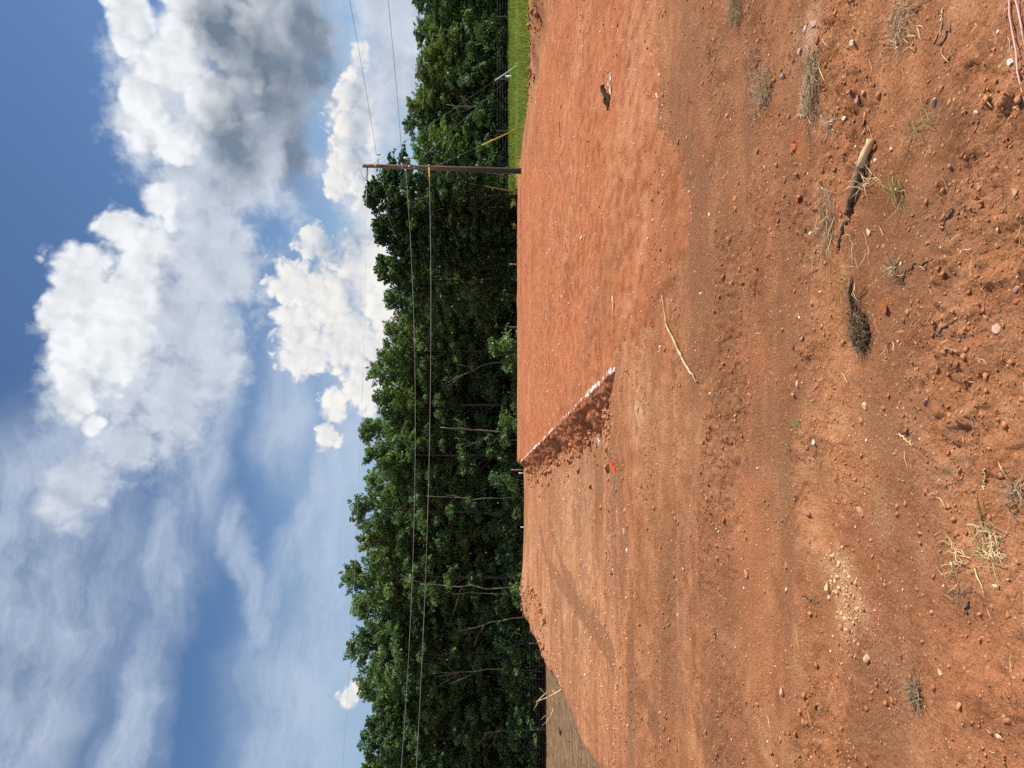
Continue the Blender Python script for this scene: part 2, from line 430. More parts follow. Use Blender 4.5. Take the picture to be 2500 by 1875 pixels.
M['chalk'] = plain('chalk', (0.62, 0.40, 0.21), 0.95, 0.1, 0.2, 25)
M['cream_stone'] = plain('cream_stone', (0.62, 0.43, 0.25), 0.9, 0.2, 0.18, 18, bump=0.3)
M['pink_stone'] = plain('pink_stone', (0.52, 0.30, 0.23), 0.9, 0.2, 0.2, 18, bump=0.3)
M['mauve_stone'] = plain('mauve_stone', (0.36, 0.19, 0.15), 0.9, 0.2, 0.15, 14, bump=0.3)
M['grey_stone'] = plain('grey_stone', (0.46, 0.36, 0.28), 0.9, 0.2, 0.2, 18, bump=0.3)
M['tan_stone'] = plain('tan_stone', (0.46, 0.24, 0.13), 0.9, 0.2, 0.2, 18, bump=0.3)
M['paint'] = plain('line_paint', (0.80, 0.70, 0.67), 0.9, 0.1, 0.12, 30)
M['straw'] = plain('straw', (0.62, 0.46, 0.24), 0.8, 0.2, 0.3, 6)
M['grey_straw'] = plain('grey_straw', (0.26, 0.19, 0.115), 0.9, 0.15, 0.4, 8)
M['green_blade'] = plain('green_blade', (0.16, 0.21, 0.055), 0.7, 0.25, 0.3, 8)
M['root'] = plain('root_fibre', (0.165, 0.108, 0.064), 0.95, 0.1, 0.5, 30)
M['bark_dark'] = plain('stick_bark', (0.17, 0.105, 0.066), 0.95, 0.1, 0.45, 40, bump=0.8)
M['stick_tan'] = plain('stick_tan', (0.46, 0.33, 0.19), 0.9, 0.15, 0.5, 9, bump=0.6)
M['wood_pale'] = plain('bare_wood', (0.60, 0.42, 0.22), 0.85, 0.2, 0.2, 25, bump=0.3)
M['string'] = plain('pink_string', (0.72, 0.42, 0.38), 0.7, 0.3, 0.2, 300)
M['orange'] = plain('orange_plastic', (0.80, 0.115, 0.03), 0.5, 0.4, 0.1, 10)
M['blue_scrap'] = plain('blue_scrap', (0.42, 0.56, 0.56), 0.6, 0.3, 0.1, 10)
M['black_plastic'] = plain('black_plastic', (0.040, 0.032, 0.024), 0.85, 0.2, 0.3, 20)
M['tan_paper'] = plain('tan_paper', (0.60, 0.40, 0.26), 0.8, 0.2, 0.15, 10)
M['stake'] = plain('stake_wood', (0.55, 0.34, 0.20), 0.85, 0.2, 0.2, 30)
M['pink_tape'] = plain('pink_tape', (0.82, 0.26, 0.20), 0.6, 0.3, 0.05, 10)
M['galv'] = plain('galvanised', (0.42, 0.43, 0.44), 0.45, 0.5, 0.15, 30, metal=0.6)
M['porcelain'] = plain('porcelain', (0.50, 0.51, 0.52), 0.3, 0.5, 0.08, 10)
M['white_guard'] = plain('white_guard', (0.78, 0.78, 0.76), 0.5, 0.4, 0.06, 10)
M['yellow_guard'] = plain('yellow_guard', (0.75, 0.48, 0.03), 0.5, 0.4, 0.1, 8)
M['old_guard'] = plain('old_guard', (0.30, 0.21, 0.04), 0.7, 0.3, 0.2, 8)
M['cable_black'] = plain('black_cable', (0.018, 0.018, 0.019), 0.6, 0.3, 0.2, 20)
M['wire'] = plain('bare_wire', (0.16, 0.16, 0.165), 0.5, 0.4, 0.15, 20, metal=0.4)
M['alu'] = plain('alu_wire', (0.50, 0.51, 0.52), 0.4, 0.5, 0.1, 20, metal=0.5)
M['wire_pale'] = plain('weathered_wire', (0.40, 0.40, 0.39), 0.5, 0.4, 0.35, 0.6, metal=0.3)
M['fence_wood'] = plain('fence_post_wood', (0.24, 0.19, 0.14), 0.95, 0.1, 0.3, 20)
M['tpost'] = plain('painted_steel_post', (0.22, 0.075, 0.05), 0.8, 0.2, 0.3, 20)

# ================================================================= TERRAIN
# building pad: level, square-cornered; a lower bench on its left; the fill drops to a field further left
def edge_jag(Y): return (0.10 * fbm(Y * 0, Y, 1.1, 4, 0.6, 70) + 0.07 * fbm(Y * 0, Y, 0.28, 3, 0.65, 71)) * sst(Y, 9.0, 11.5)
def pad_left(Y): return 0.17 - (Y - 10.05) * 0.1459
PAD_RIGHT = 9.75
def pad_lip(X, Y): return np.interp(X, [-1, 0.75, 1.0, 2.0, 2.5, 9], [7.0, 7.0, 6.1, 6.1, 7.0, 7.1]) + 0.45 * fbm(X, Y * 0, 0.9, 4, 0.6, 64) + 0.45 * fbm(X, Y, 0.30, 4, 0.65, 65)
def pad_far(X): return 38.0 + (X + 3.85) * 0.27
CREST_Y = np.array([-20, 2, 8, 12, 14.5, 17.4, 20.3, 30, 35, 41, 60.0])
CREST_X = np.array([-7.0, -6.2, -6.1, -6.6, -7.1, -7.7, -8.2, -10.1, -10.9, -11.6, -12.5])

def terrain(X, Y, detail=True):
    """height of everything but the pad itself"""
    s = pad_left(Y) - X                                        # metres left of the pad edge
    bench = sst(Y + 0.15 * np.clip(s, 0, 3), 9.4, 14.2) * sst(s, -0.30, 0.10)
    z = -0.37 * bench
    und = sst(-s, 0.2, 0.8) * sst(PAD_RIGHT - X, 0.0, 0.6) * sst(Y - pad_lip(X, Y), 0.3, 2.2) * sst(pad_far(X) - Y, 0.0, 0.5)
    z = z - 0.25 * und                                         # ground under the pad
    # berm right of the pad
    bm = np.exp(-((X - 11.3 - 0.35 * fbm(X * 0 + 3.0, Y, 4.0, 2, 0.5, 5)) / 0.75) ** 2) * np.interp(Y, [6, 12, 20, 24, 27, 31], [0.0, 0.55, 0.60, 0.36, 0.14, 0.0])
    z = z + bm
    # spoil heaped along the left crest
    cx = np.interp(Y, CREST_Y, CREST_X) + 0.35 * fbm(X * 0, Y, 3.0, 3, 0.5, 9)
    z = z + 0.30 * np.exp(-((X + 10.4) / 2.0) ** 2 - ((Y - 38.5) / 3.0) ** 2) + 0.16 * np.exp(-((X + 10.2) / 0.9) ** 2 - ((Y - 33.5) / 1.6) ** 2) + 0.10 * np.exp(-((X + 9.3) / 1.3) ** 2 - ((Y - 28.0) / 2.5) ** 2)
    # drop to the field: left of the crest and behind the pad
    field = np.interp(Y, [0, 14, 30, 60, 120, 400], [-1.5, -1.7, -2.2, -2.75, -3.2, -4.0])
    left = cx - X
    zl = np.maximum(field, z - np.clip(left, 0, None) * 0.62)
    soft = sst(left, -0.2, 0.5)
    z = z * (1 - soft) + zl * soft
    back = Y - (42.5 + 0.3 * fbm(X, Y * 0, 3.0, 2, 0.5, 12))
    side = sst(X, 12.0, 8.0)
    zb = np.maximum(field, z - np.clip(back, 0, None) * 0.5)
    wb = sst(back, -0.2, 0.6) * side
    z = z * (1 - wb) + zb * wb
    z = z - 0.0035 * np.clip(Y - 28, 0, 400) * sst(X, 8.0, 12.0)
    if not detail: return z
    near = 1.0 - sst(Y, 26, 60)
    fieldm = sst(left, 1.0, 3.0)
    rough = near * (1 - 0.6 * fieldm)
    z = z + 0.030 * fbm(X, Y, 2.6, 3, 0.5, 21) * rough
    z = z + 0.016 * fbm(X, Y, 0.55, 4, 0.55, 22, 0.7, 1.3) * rough
    # churned patches of crumbs, packed skin elsewhere
    churn = sst(fbm(X, Y, 1.3, 4, 0.6, 23, 0.6, 1.3), -0.10, 0.35)
    nearY = 1.0 - sst(Y, 9, 22)
    w1 = fbm(X, Y, 0.12, 2, 0.5, 24) * 0.03
    f1, f2, idc = cells(X + w1, Y + w1, 0.055, 3)
    z = z + (0.15 + churn) * nearY * 0.026 * np.clip(0.75 - f1, 0, 1) * (0.25 + idc)
    f1, f2, idc = cells(X - w1, Y + w1, 0.15, 4)
    z = z + (0.3 + 0.7 * churn) * rough * 0.034 * np.clip(0.6 - f1, 0, 1) * (idc > 0.70)
    f1, f2, idc = cells(X + 0.7 * w1, Y + 0.5 * w1, 0.027, 8)
    z = z + (0.3 + churn) * 0.011 * np.clip(0.8 - f1, 0, 1) * (idc - 0.2) * (1 - sst(Y, 5.5, 8.5))
    # shrinkage cracks in the packed skin
    f1, f2, idc = cells(X + 4 * w1, Y - 3 * w1, 0.34, 6)
    crk = (1 - sst(f2 - f1, 0.02, 0.07)) * sst(fbm(X, Y, 1.0, 2, 0.5, 25), 0.05, 0.35) * nearY
    z = z - 0.012 * crk
    z = z + 0.0105 * fbm(X, Y, 0.09, 4, 0.68, 26) * (0.4 + churn) * (1.0 - sst(Y, 16, 30))
    z = z + 0.030 * fbm(X, Y, 0.34, 4, 0.7, 27, 0.8, 0.7) * sst(Y, 7.5, 13) * rough * (1 - sst(X, 9.5, 11.0)) * (0.6 + 0.8 * churn)
    # wheel ruts running across, and a few scuffed hollows
    for (yc, w, dep, slope, x0, x1) in ((5.15, 0.20, 0.030, 0.02, -4.0, 3.2), (5.75, 0.17, 0.022, 0.03, -5.0, 4.0), (3.75, 0.22, 0.026, -0.05, -3.5, -0.2), (7.1, 0.2, 0.03, 0.05, -6, 0.5), (8.3, 0.22, 0.03, 0.02, -6, -0.5)):
        c = yc + slope * X + 0.10 * fbm(X, Y * 0 + yc, 1.6, 2, 0.5, 30)
        m = sst(X, x0, x0 + 1.2) * sst(x1 - X, 0, 1.2)
        dd = (Y - c) / w
        z = z + m * dep * (-np.exp(-dd * dd) + 0.7 * np.exp(-(np.abs(dd) - 1.6) ** 2 * 3.0))
    for (hx, hy, r0, dep) in ((-0.02, 2.72, 0.09, 0.030), (0.45, 2.45, 0.08, 0.022), (0.93, 2.95, 0.13, 0.02), (-0.85, 2.62, 0.11, 0.02), (-1.32, 2.42, 0.2, 0.03), (1.05, 2.5, 0.1, 0.02), (0.2, 3.4, 0.15, 0.02), (-0.55, 3.9, 0.2, 0.03)):
        d2 = ((X - hx) ** 2 + (Y - hy) ** 2) / (r0 * r0)
        z = z + dep * (-np.exp(-d2) + 0.8 * np.exp(-(np.sqrt(d2) - 1.5) ** 2 * 5) * (0.5 + 0.9 * fbm(X, Y, 0.08, 2, 0.5, 40)))
    return z

def grid_faces(nr, nc):
    i = np.arange(nr - 1)[:, None] * nc; j = np.arange(nc - 1)[None, :]
    a = i + j
    return np.stack([a, a + 1, a + nc + 1, a + nc], -1).reshape(-1, 4)
def rows(y0, y1, s0, k):
    out = [y0]
    while out[-1] < y1:
        y = out[-1]; out.append(y + max(s0, k * y * y))
    return np.array(out)

def ground_px(px, py, z): p = at(px, py, z); return (p[0], p[1])
# curved wheel tracks pressed into the bench
TRACKS = [([ground_px(*q, -0.37) for q in ((1318, 1290), (1329, 1338), (1340, 1385), (1357, 1403), (1390, 1452), (1435, 1509), (1471, 1558), (1530, 1620))], 0.28),
          ([ground_px(*q, -0.37) for q in ((1345, 1290), (1362, 1345), (1378, 1400), (1405, 1440))], 0.25),
          ([ground_px(*q, -0.3) for q in ((1560, 1180), (1575, 1260), (1580, 1340), (1572, 1420))], 0.30),
          ([ground_px(*q, -0.3) for q in ((1590, 1620), (1640, 1700), (1680, 1790))], 0.16)]
def soil_layers(X, Y):
    """own colour of the soil: darker damp brown, redder subsoil, pale chalky crumbs"""
    s = pad_left(Y) - X
    n = fbm(X, Y, 1.8, 4, 0.55, 50, 0.45, 1.5); n2_ = fbm(X, Y, 0.6, 4, 0.6, 51)
    brown = 0.08 + 0.75 * sst(n + 0.35 * n2_, -0.02, 0.42)
    brown += 0.80 * np.exp(-((Y - 5.7 - 0.03 * X) / 0.95) ** 2) * sst(X, -3.5, 0.0) * (0.75 + 0.7 * n2_)
    brown += 0.45 * np.exp(-((Y - 4.6) / 0.5) ** 2) * (0.4 + n) + 0.8 * sst(fbm(X, Y, 1.5, 4, 0.6, 56, 0.28, 1.6), 0.0, 0.4) * sst(Y, 3.4, 4.4) * sst(8.5 - Y, 0, 2)
    brown += 0.60 * np.exp(-((Y - 8.2 - 0.1 * X) / 0.9) ** 2) * sst(-X, 0.3, 1.5) * (0.5 + n)
    brown += 0.5 * np.exp(-((Y - 11.0) / 0.45) ** 2 - ((X + 2.3) / 1.2) ** 2) + 0.5 * np.exp(-((Y - 9.0) / 0.35) ** 2 - ((X + 3.6) / 0.7) ** 2)
    red = 0.15 + 0.6 * sst(fbm(X, Y, 1.1, 3, 0.55, 52), 0.10, 0.55)
    for (px, py, rr) in ((2055, 1360, 0.20), (2085, 1440, 0.22), (1830, 1400, 0.35), (2480, 1800, 0.25), (2160, 752, 0.05), (1945, 355, 0.10), (1830, 1250, 0.25), (1640, 560, 0.4)):
        c = at(px, py); red = red + 1.2 * np.exp(-((X - c[0]) ** 2 + (Y - c[1]) ** 2) / rr ** 2)
    bench = sst(Y, 9.5, 13.0) * sst(s, 0.3, 1.5)
    pale = bench * (0.0 + 0.5 * sst(fbm(X, Y, 3.0, 4, 0.6, 53, 0.5, 0.8), -0.1, 0.4))
    for (px, py, rr) in ((2045, 1402, 0.13), (2080, 1500, 0.14), (2062, 1450, 0.12), (1960, 100, 0.15), (1560, 1000, 0.35)):
        c = at(px, py); pale = pale + 1.1 * np.exp(-((X - c[0]) ** 2 + ((Y - c[1]) * 0.8) ** 2) / rr ** 2)
    for tr, tw in TRACKS:
        dmin = np.full(X.shape, 9.0)
        for (ax_, ay_), (bx2, by2) in zip(tr[:-1], tr[1:]):
            vx, vy = bx2 - ax_, by2 - ay_; tt_ = np.clip(((X - ax_) * vx + (Y - ay_) * vy) / (vx * vx + vy * vy), 0, 1)
            dmin = np.minimum(dmin, np.hypot(X - ax_ - tt_ * vx, Y - ay_ - tt_ * vy))
        band = 1 - sst(dmin + 0.12 * n2_, tw * 0.7, tw)
        brown = brown + 0.75 * band; pale = pale * (1 - 0.8 * band)
    # dry lighter dust nearest the viewer
    pale += 0.22 * sst(3.3 - Y, 0, 0.8) * (0.6 + n2_) + 0.28 * sst(fbm(X, Y, 0.9, 4, 0.62, 54, 0.6, 1.2), 0.12, 0.5) * (1 - bench)
    cx = np.interp(Y, CREST_Y, CREST_X)
    fieldm = np.maximum(np.maximum(sst(cx - X, 0.8, 2.6), sst(Y, 57, 58.5)), sst(Y, 43.5, 46) * sst(X, 12, 8))
    brown = brown + bench * 0.55 * sst(fbm(X, Y, 2.2, 4, 0.6, 55, 0.35, 1.3), -0.05, 0.4)
    return np.clip(brown, 0, 1), np.clip(red, 0, 1), np.clip(pale, 0, 1), fieldm

# one sheet of ground, finely divided near the viewer and reaching far past the woods
ys = np.concatenate([np.linspace(-14, 1.3, 40), rows(1.45, 75, 0.0098, 0.00031)])
ys = np.concatenate([ys, np.geomspace(ys[-1] + 3, 2500, 40)])
NC = 680
u = np.linspace(-1, 1, NC); u = 0.62 * u + 0.38 * u ** 3
half = np.where(ys < 1.4, 3.1 + (1.4 - ys) * 0.3, 1.9 + 0.86 * ys)
YY, UU = np.meshgrid(ys, u, indexing='ij')
XX = UU * half[:, None]
ZZ = terrain(XX, YY)
V = np.stack([XX, YY, ZZ], -1).reshape(-1, 3)
me = mesh('clay_ground', V, grid_faces(len(ys), NC), True)
b_, r_, p_, f_ = soil_layers(XX.ravel(), YY.ravel())
grassy = sst(XX, 11.5, 12.6) * sst(YY, 22, 27) * 1.0
add_attr(me, 'brown', b_); add_attr(me, 'red', r_); add_attr(me, 'pale', p_)
add_attr(me, 'field', f_); add_attr(me, 'grassy', np.clip(grassy.ravel() * sst(58.5 - YY.ravel(), 0, 1.5), 0, 1))
me.materials.append(M['clay']); me.materials.append(M['clay_field'])
other = (f_ + grassy.ravel()) > 0.001
me.polygons.foreach_set('material_index', other[grid_faces(len(ys), NC)].any(1).astype(np.int32))
obj('clay_ground', me, M['clay'], kind='structure')

# far terrain all round, below the fine sheet
Vt = []; na = 64; rads = [16, 40, 90, 250, 900, 3500]
for r in rads:
    for k in range(na):
        a = 2 * math.pi * k / na; Vt.append((r * math.sin(a), 10 + r * math.cos(a), -4.4))
Vt.append((0, 10, -4.4))
Ft = [[i * na + k, i * na + (k + 1) % na, (i + 1) * na + (k + 1) % na, (i + 1) * na + k] for i in range(len(rads) - 1) for k in range(na)]
Tt = [[len(Vt) - 1, (k + 1) % na, k] for k in range(na)]
obj('far_terrain', mesh('far_terrain', np.array(Vt), [np.array(Ft), np.array(Tt)]), plain('far_ground', (0.10, 0.10, 0.04), 0.95, 0.1, 0.3, 0.05), kind='structure')

# the pad
def pad_z(X, Y):
    z = 0.012 * fbm(X, Y, 4.0, 3, 0.5, 60) + 0.010 * fbm(X, Y, 0.7, 4, 0.6, 61, 1.1, 0.5) + (0.008 + 0.010 * sst(fbm(X, Y, 2.2, 3, 0.6, 67, 0.5, 1.3), -0.05, 0.4)) * fbm(X, Y, 0.16, 4, 0.75, 62, 1.1, 0.6)
    f1, f2, idc = cells(X, Y, 0.12, 63)
    z = z + 0.022 * np.clip(0.45 - f1, 0, 1) * (idc > 0.84)
    # near lip feathers out under the rough ground
    lip = pad_lip(X, Y)
    z = z + 0.020 - 0.10 * sst(lip - Y, -1.1, 0.9)
    z = z - 0.085 * sst(0.75 - X + 0.25 * fbm(X, Y, 0.4, 3, 0.6, 66), 0, 0.6) * sst(10.6 - Y, 0, 0.8)
    return z
py_ = rows(5.6, 43.0, 0.022, 0.00035)
NP = 430
tcol = np.concatenate([np.linspace(0, 0.05, 30), np.linspace(0.05, 1, NP)[1:]])
nc = len(tcol)
yl, tt = np.meshgrid(np.linspace(0, 1, len(py_)), tcol, indexing='ij')
Yb = np.repeat(py_[:, None], nc, 1)
jagr = 0.08 * fbm(Yb * 0 + 5, Yb, 1.2, 4, 0.6, 72)
Xl = pad_left(Yb) + edge_jag(Yb); Xl = np.where(Yb < 10.05, np.maximum(0.17, Xl * 0 + 0.17) + 0.10 * fbm(Yb * 0, Yb, 0.7, 3, 0.6, 76), Xl)
Xp = Xl + tt * (PAD_RIGHT + jagr - Xl)
Yfar = pad_far(Xp) + 0.10 * fbm(Xp, Xp * 0, 1.5, 3, 0.5, 73)
Yp = 5.6 + (Yb - 5.6) * (Yfar - 5.6) / (py_[-1] - 5.6)
Xl2 = pad_left(Yp) + edge_jag(Yp); Xl2 = np.where(Yp < 10.05, 0.17 + 0.10 * fbm(Yp * 0, Yp, 0.7, 3, 0.6, 76), Xl2)
Xp = Xl2 + tt * (PAD_RIGHT + jagr - Xl2)
Zp = pad_z(Xp, Yp)
# crumbling side: extra columns going down the left face, right face and far face
SK = [(0.42 * t_ ** 1.1, 0.46 * t_) for t_ in np.linspace(0.03, 1.0, 26)]
lx = []; ly = []; lz = []
for k, (dx, dz) in enumerate(SK):
    yv = Yp[:, 0]; q = yv * 0 + dx
    dr = sst(yv, 9.4, 13.0); amt = sst(yv, 10.0, 12.5) * min(1.0, k / 3)
    f1, f2, idc = cells(yv, q, 0.11, 77); chunk = np.clip(0.72 - f1, 0, 1) * (idc - 0.30)
    f1, f2, idc = cells(yv, q, 0.27, 78); big = np.clip(0.72 - f1, 0, 1) * (idc - 0.45)
    hole = sst(fbm(q, yv, 0.8, 3, 0.6, 76), 0.05, 0.45)
    rgh = amt * (0.20 * chunk + 0.42 * big * (0.4 + hole) + 0.09 * fbm(q, yv, 0.10, 3, 0.7, 75))
    wf = np.clip(1.30 + 1.6 * fbm(yv * 0, yv, 2.2, 3, 0.55, 73), 0.65, 2.4)
    lx.append(Xp[:, 0] - dx * (0.35 + 0.65 * dr) * wf - rgh * 0.35); ly.append(yv); lz.append(Zp[:, 0] - dz * (0.25 + 0.75 * dr) + rgh * 0.85 - 0.05 * amt * hole * math.sin(math.pi * k / 26))
XL = np.stack(lx[::-1], 1); YL = np.stack(ly[::-1], 1); ZL = np.stack(lz[::-1], 1)
XR = np.stack([Xp[:, -1] + 0.05, Xp[:, -1] + 0.15, Xp[:, -1] + 0.4], 1); YR = np.repeat(Yp[:, -1:], 3, 1); ZR = np.stack([Zp[:, -1] - 0.03, Zp[:, -1] - 0.10, Zp[:, -1] - 0.40], 1)
GX = np.concatenate([XL, Xp, XR], 1); GY = np.concatenate([YL, Yp, YR], 1); GZ = np.concatenate([ZL, Zp, ZR], 1)
for dy, dz in ((0.08, 0.06), (0.25, 0.25), (0.5, 0.6)):
    GX = np.concatenate([GX, GX[len(py_) - 1:len(py_)]]); GY = np.concatenate([GY, GY[len(py_) - 1:len(py_)] + dy]); GZ = np.concatenate([GZ, GZ[len(py_) - 1:len(py_)] - dz])
me = mesh('building_pad', np.stack([GX, GY, GZ], -1).reshape(-1, 3), grid_faces(*GX.shape), True)
n = fbm(GX + 0.3 * GY, GY, 2.2, 5, 0.62, 80, 0.7, 0.35)
add_attr(me, 'brown', (0.55 * sst(n, 0.08, 0.5) + 0.55 * sst(8.4 + 0.8 * n - GY, 0, 1.6)).ravel())
add_attr(me, 'red', (0.15 + 0.5 * sst(fbm(GX - 0.3 * GY, GY, 3.0, 5, 0.6, 81, 0.8, 0.4), 0.0, 0.5) + 0.4 * sst(9.0 - GY, 0, 1.5)).ravel())
add_attr(me, 'pale', (0.10 + 0.35 * sst(fbm(GX + 0.35 * GY, GY, 2.0, 5, 0.62, 82, 0.8, 0.35), 0.1, 0.5) + 0.3 * np.exp(-((GY - 8.6) / 0.8) ** 2) * sst(GX, 2.5, 4)).ravel())
obj('building_pad', me, M['pad'], kind='structure')

# sprayed white line along the pad edges
def paint_strip(name, P, width, seed, gap=0.25, **kw):
    """broken strip of sprayed paint lying on the pad along points P (x, y)"""
    P = np.asarray(P, float); seg = np.linalg.norm(np.diff(P, axis=0), axis=1); L = np.concatenate([[0], np.cumsum(seg)])
    n = int(L[-1] / 0.022); s = np.linspace(0, L[-1], n)
    x = np.interp(s, L, P[:, 0]); y = np.interp(s, L, P[:, 1])
    tx = np.gradient(x); ty = np.gradient(y); q = np.hypot(tx, ty); nx, ny = -ty / q, tx / q
    m = 5; o = np.linspace(-0.5, 0.5, m)
    wob = 0.03 * fbm(s, s * 0, 0.8, 3, 0.6, seed)
    X = x[:, None] + nx[:, None] * (o * width + wob[:, None]); Y = y[:, None] + ny[:, None] * (o * width + wob[:, None])
    Z = pad_z(X, Y) + 0.005
    F = grid_faces(n, m)
    cov = fbm(X, Y, 0.11, 3, 0.75, seed + 1) + 0.5 * fbm(X, Y, 1.6, 2, 0.5, seed + 2) - 1.1 * np.abs(o)[None, :] ** 2
    keep = (cov.ravel()[F].mean(1) > gap - 0.28) & ((X - pad_left(Y) - edge_jag(Y)).ravel()[F].min(1) > 0.004)
    return obj(name, mesh(name, np.stack([X, Y, Z], -1).reshape(-1, 3), F[keep]), M['paint'], kind='structure', **kw)
yy = np.linspace(10.15, 37.6, 60)
paint_strip('white_paint_line', np.stack([pad_left(yy) + 0.05, yy], 1), 0.10, 90, 0.31)
yy = np.linspace(19.0, 40.5, 50)
paint_strip('white_paint_line', np.stack([yy * 0 + PAD_RIGHT - 0.14, yy], 1), 0.13, 93, 0.45)
xx = np.linspace(-3.5, 9.4, 40)
paint_strip('white_paint_line', np.stack([xx, pad_far(xx) - 0.25], 1), 0.13, 96, 0.5)

def ground_z(x, y):
    x = np.atleast_1d(np.asarray(x, float)); y = np.atleast_1d(np.asarray(y, float))
    z = terrain(x, y)
    on = (x > pad_left(y) + 0.06) & (x < PAD_RIGHT - 0.1) & (y > 6.2) & (y < pad_far(x) - 0.1)
    return np.where(on, np.maximum(z, pad_z(x, y)), z)
def spot(px, py):
    """ground point (x, y, z) seen at photo pixel (px, py)"""
    z = 0.0
    for _ in range(6):
        p = at(px, py, z); z = float(ground_z(p[0], p[1])[0])
    return np.array([p[0], p[1], z])
#PART3
# ================================================================= WOODS
def leaf_material(name, dark, light, trans):
    m = bpy.data.materials.new(name); m.use_nodes = True
    N = NT(m.node_tree); N.n.clear()
    tone = N.attr('tone')
    oi = N.node('ShaderNodeObjectInfo')
    t = N.math('MULTIPLY_ADD', N.math('SUBTRACT', oi.outputs['Random'], 0.5), 0.5, tone, clamp=True)
    c = N.mix(t, dark, light)
    df = N.node('ShaderNodeBsdfDiffuse'); N.put(df.inputs[0], c)
    tr = N.node('ShaderNodeBsdfTranslucent'); N.put(tr.inputs[0], N.mix(1.0, c, (1.25, 1.35, 0.55), 'MULTIPLY'))
    gl = N.node('ShaderNodeBsdfGlossy'); gl.inputs['Roughness'].default_value = 0.45; N.put(gl.inputs[0], (0.8, 0.85, 0.8, 1))
    mx = N.node('ShaderNodeMixShader'); mx.inputs[0].default_value = trans
    N.l.new(df.outputs[0], mx.inputs[1]); N.l.new(tr.outputs[0], mx.inputs[2])
    m2 = N.node('ShaderNodeMixShader'); m2.inputs[0].default_value = 0.022
    N.l.new(mx.outputs[0], m2.inputs[1]); N.l.new(gl.outputs[0], m2.inputs[2])
    o = N.node('ShaderNodeOutputMaterial'); N.l.new(m2.outputs[0], o.inputs[0])
    return m
M['leaf'] = leaf_material('leaf', (0.072, 0.132, 0.044), (0.20, 0.30, 0.105), 0.38)
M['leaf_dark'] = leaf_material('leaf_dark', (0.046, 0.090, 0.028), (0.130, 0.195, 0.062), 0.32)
M['leaf_pale'] = leaf_material('leaf_pale', (0.085, 0.145, 0.058), (0.225, 0.31, 0.125), 0.38)
M['leaf_olive'] = leaf_material('leaf_olive', (0.088, 0.126, 0.036), (0.24, 0.285, 0.09), 0.38)
M['leaf_blue'] = leaf_material('leaf_bluegreen', (0.056, 0.112, 0.044), (0.150, 0.235, 0.092), 0.34)
M['leaf_maple'] = leaf_material('leaf_maple', (0.030, 0.064, 0.022), (0.100, 0.155, 0.052), 0.26)
M['grass'] = leaf_material('grass_blade', (0.070, 0.120, 0.020), (0.29, 0.32, 0.09), 0.42)
M['bark_tree'] = plain('leafy_tree_bark', (0.13, 0.112, 0.088), 0.95, 0.1, 0.35, 6, bump=0.6)  # darker bark colour for trunks and limbs of the leafy trees
M['bark'] = plain('pale_bark', (0.25, 0.205, 0.155), 0.95, 0.1, 0.35, 6, bump=0.6)

def leaves(C, ax, bx, tone):
    """rhombic leaves: centre, half-length vector, half-width vector"""
    n = len(C)
    V = np.stack([C - ax, C + bx, C + ax, C - bx], 1).reshape(-1, 3)
    F = np.arange(4 * n).reshape(n, 4)
    return V, F, np.repeat(tone, 4)
def leaf_frame(r, n, ln, wd, up=0.5, out=None, hang=0.25):
    nrm = r.normal(size=(n, 3)); nrm[:, 2] += up * 2
    if out is not None: nrm += out * 0.8
    nrm /= np.linalg.norm(nrm, axis=1)[:, None]
    t = r.normal(size=(n, 3)); t[:, 2] -= hang
    t -= (t * nrm).sum(1)[:, None] * nrm; t /= np.linalg.norm(t, axis=1)[:, None] + 1e-9
    b = np.cross(nrm, t)
    s = r.uniform(0.7, 1.3, n)[:, None]
    return t * ln * s, b * wd * s

